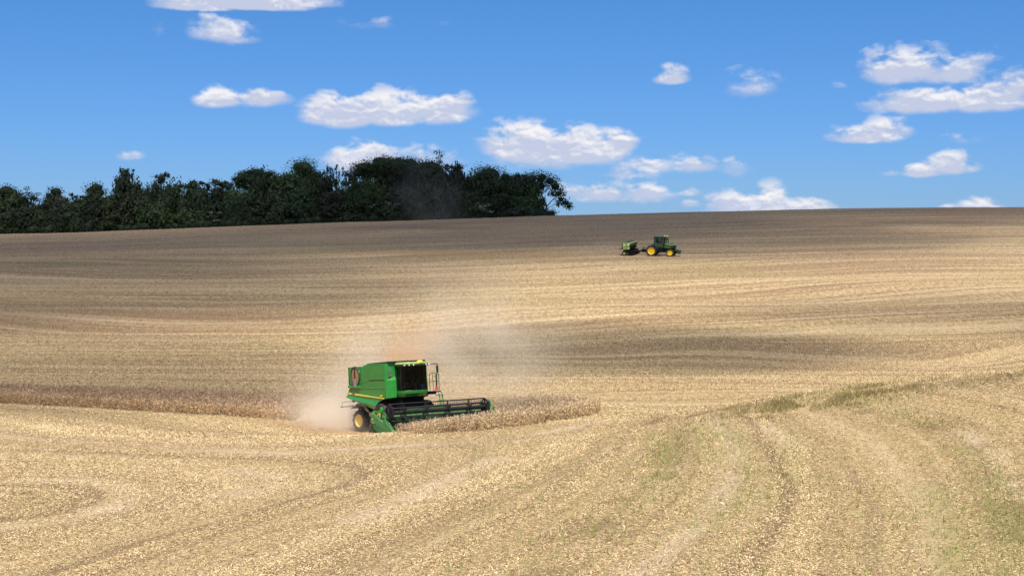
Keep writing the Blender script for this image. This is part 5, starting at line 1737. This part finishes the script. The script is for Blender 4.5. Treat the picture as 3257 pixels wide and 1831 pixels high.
def W2(dx, dy):
    p = hit_ground(dx * D, dy * D); return (p[0], p[1])
for (c_, rx, ry, ang, den, lb) in [
    ((-90, 350), 190, 150, 0, .9, 'thin white cloud high above the wood'),
    ((-60, 262), 175, 75, -.03, .85, 'thin white cloud high above the left of the far slope'),
    ((-80, 190), 88, 56, -.03, .95, 'thin cloud shred high above the middle of the far slope'),
    ((95, 345), 175, 98, 0, 1.25, 'thin white cloud high above the right of the skyline'),
    ((20, 250), 60, 42, .05, .6, 'thin white cloud high above the tractor'),
    (W2(1600, 880), 34, 18, .14, .85, 'thin cloud shred high above the hollow right of the harvester'),
    (W2(2400, 790), 40, 14, .10, .5, 'thin cloud shred high above the right of the far slope'),
    (W2(60, 950), 36, 30, -.05, .62, 'thin cloud shred high above the left soya strip'),
]:
    o_c = shade_cloud(c_, rx, ry, ang, lb)
    o_c.color = (1, 1, 1, den)

# ================================================================== dust
def dust(name, lo, hi, blobs, col, dens, label, nsc=.35, aniso=-0.05, sharp=.5, cat='dust'):
    """blobs: (x, y, z, rx, ry, rz, weight) in world metres"""
    m = bpy.data.materials.new(name); m.use_nodes = True
    T = NT(m.node_tree); T.n.clear()
    p = T.new('ShaderNodeNewGeometry').outputs['Position']
    w1 = T.new('ShaderNodeTexNoise'); w1.inputs['Scale'].default_value = nsc; w1.inputs['Detail'].default_value = 4
    T.l.new(p, w1.inputs['Vector'])
    n = w1.outputs['Fac']
    tot = None
    for (x, y, z, rx, ry, rz, wt) in blobs:
        q_ = T.v('MULTIPLY', T.v('SUBTRACT', p, (x, y, z)), (1 / rx, 1 / ry, 1 / rz))
        e = T.m('MULTIPLY', T.m('EXPONENT', T.m('MULTIPLY', T.v('DOT_PRODUCT', q_, q_), -1.6)), wt)
        tot = e if tot is None else T.m('ADD', tot, e)
    f = T.rng(n, sharp - .22, sharp + .22, 0.15, 1.6)
    f = T.m('MULTIPLY', f, tot)
    f = T.m('MULTIPLY', T.m('SUBTRACT', f, .015), dens)
    f = T.m('MAXIMUM', f, 0.0)
    vp = T.new('ShaderNodeVolumePrincipled')
    vp.inputs['Color'].default_value = (*col, 1); vp.inputs['Anisotropy'].default_value = aniso
    T.l.new(f, vp.inputs['Density'])
    o = T.new('ShaderNodeOutputMaterial'); T.l.new(vp.outputs[0], o.inputs['Volume'])
    mb = MB(); mb.bb(lo, hi)
    ob = mb.build(name, m)
    tag(ob, label, cat, kind='stuff')
    return ob

def HL(x, y, z):
    return tuple(HO + HM @ np.array([x, y, z], float))
b1 = HL(-6.5, .2, .7); b2 = HL(-10, 1.0, 1.4); b3 = HL(-9.5, 3.0, 4.0); b4 = HL(-4, 5.5, 4.5); b5 = HL(-12, 1, .7); b6 = HL(-3, 9, 4.2); b7 = HL(-5, 7.5, 7.5)
b8 = HL(-4.6, -.6, .5)
dust('dust', (-27, 86.5, CAMZ - 13.2), (9, 108, CAMZ + 2.0),
     [(*b1, 3.4, 3.0, 1.3, 2.0), (*b8, 2.4, 2.4, .9, 1.8), (*b2, 4.0, 3.6, 1.9, .70), (*b5, 3.6, 3.2, 1.0, .5), (*b3, 5.2, 4.5, 3.4, .30), (*b4, 6.0, 4.5, 3.8, .17), (*b6, 5.0, 5.0, 3.8, .15), (*b7, 5.0, 5.0, 4.0, .08)],
     (.965, .87, .73), .33, 'tan dust billowing behind and above the combine harvester')
e1 = HL(-1.3, .5, 4.85)
dust('exhaust_dust', (e1[0] - 4, e1[1] - 3, e1[2] - 1.3), (e1[0] + 5, e1[1] + 5, e1[2] + 5),
     [(e1[0] + .3, e1[1], e1[2] - .2, 1.3, 1.2, .9, .8), (e1[0] + .8, e1[1] + .5, e1[2] + 1.0, 1.6, 1.5, 1.3, .28)],
     (.96, .55, .30), .80, 'orange dust rising over the grain tank of the combine harvester')
q1 = hit_ground(1100 * D, 556 * D)
dust('drifting_dust', (q1[0] - 16, 325, q1[2] - 3), (q1[0] + 16, 341, q1[2] + 16),
     [(q1[0] - 1, 333, q1[2] + 3, 8, 6, 6, 1.0), (q1[0] - 6, 333, q1[2] + 9, 5, 5, 5, .6)],
     (.85, .82, .80), .022, 'faint grey dust drifting in front of the wood', nsc=.12)
tl0 = TO + TM @ np.array([-7, 0, .8])
dust('planting_dust', (tl0[0] - 14, tl0[1] - 4, tl0[2] - 2), (tl0[0] + 3.2, tl0[1] + 6, tl0[2] + 4),
     [(tl0[0] - 1, tl0[1], tl0[2] - .2, 5, 2.5, 1.3, 1.0)],
     (.80, .66, .55), .05, 'faint dust trailing the seed planter', nsc=.3)

#@@NEXT@@
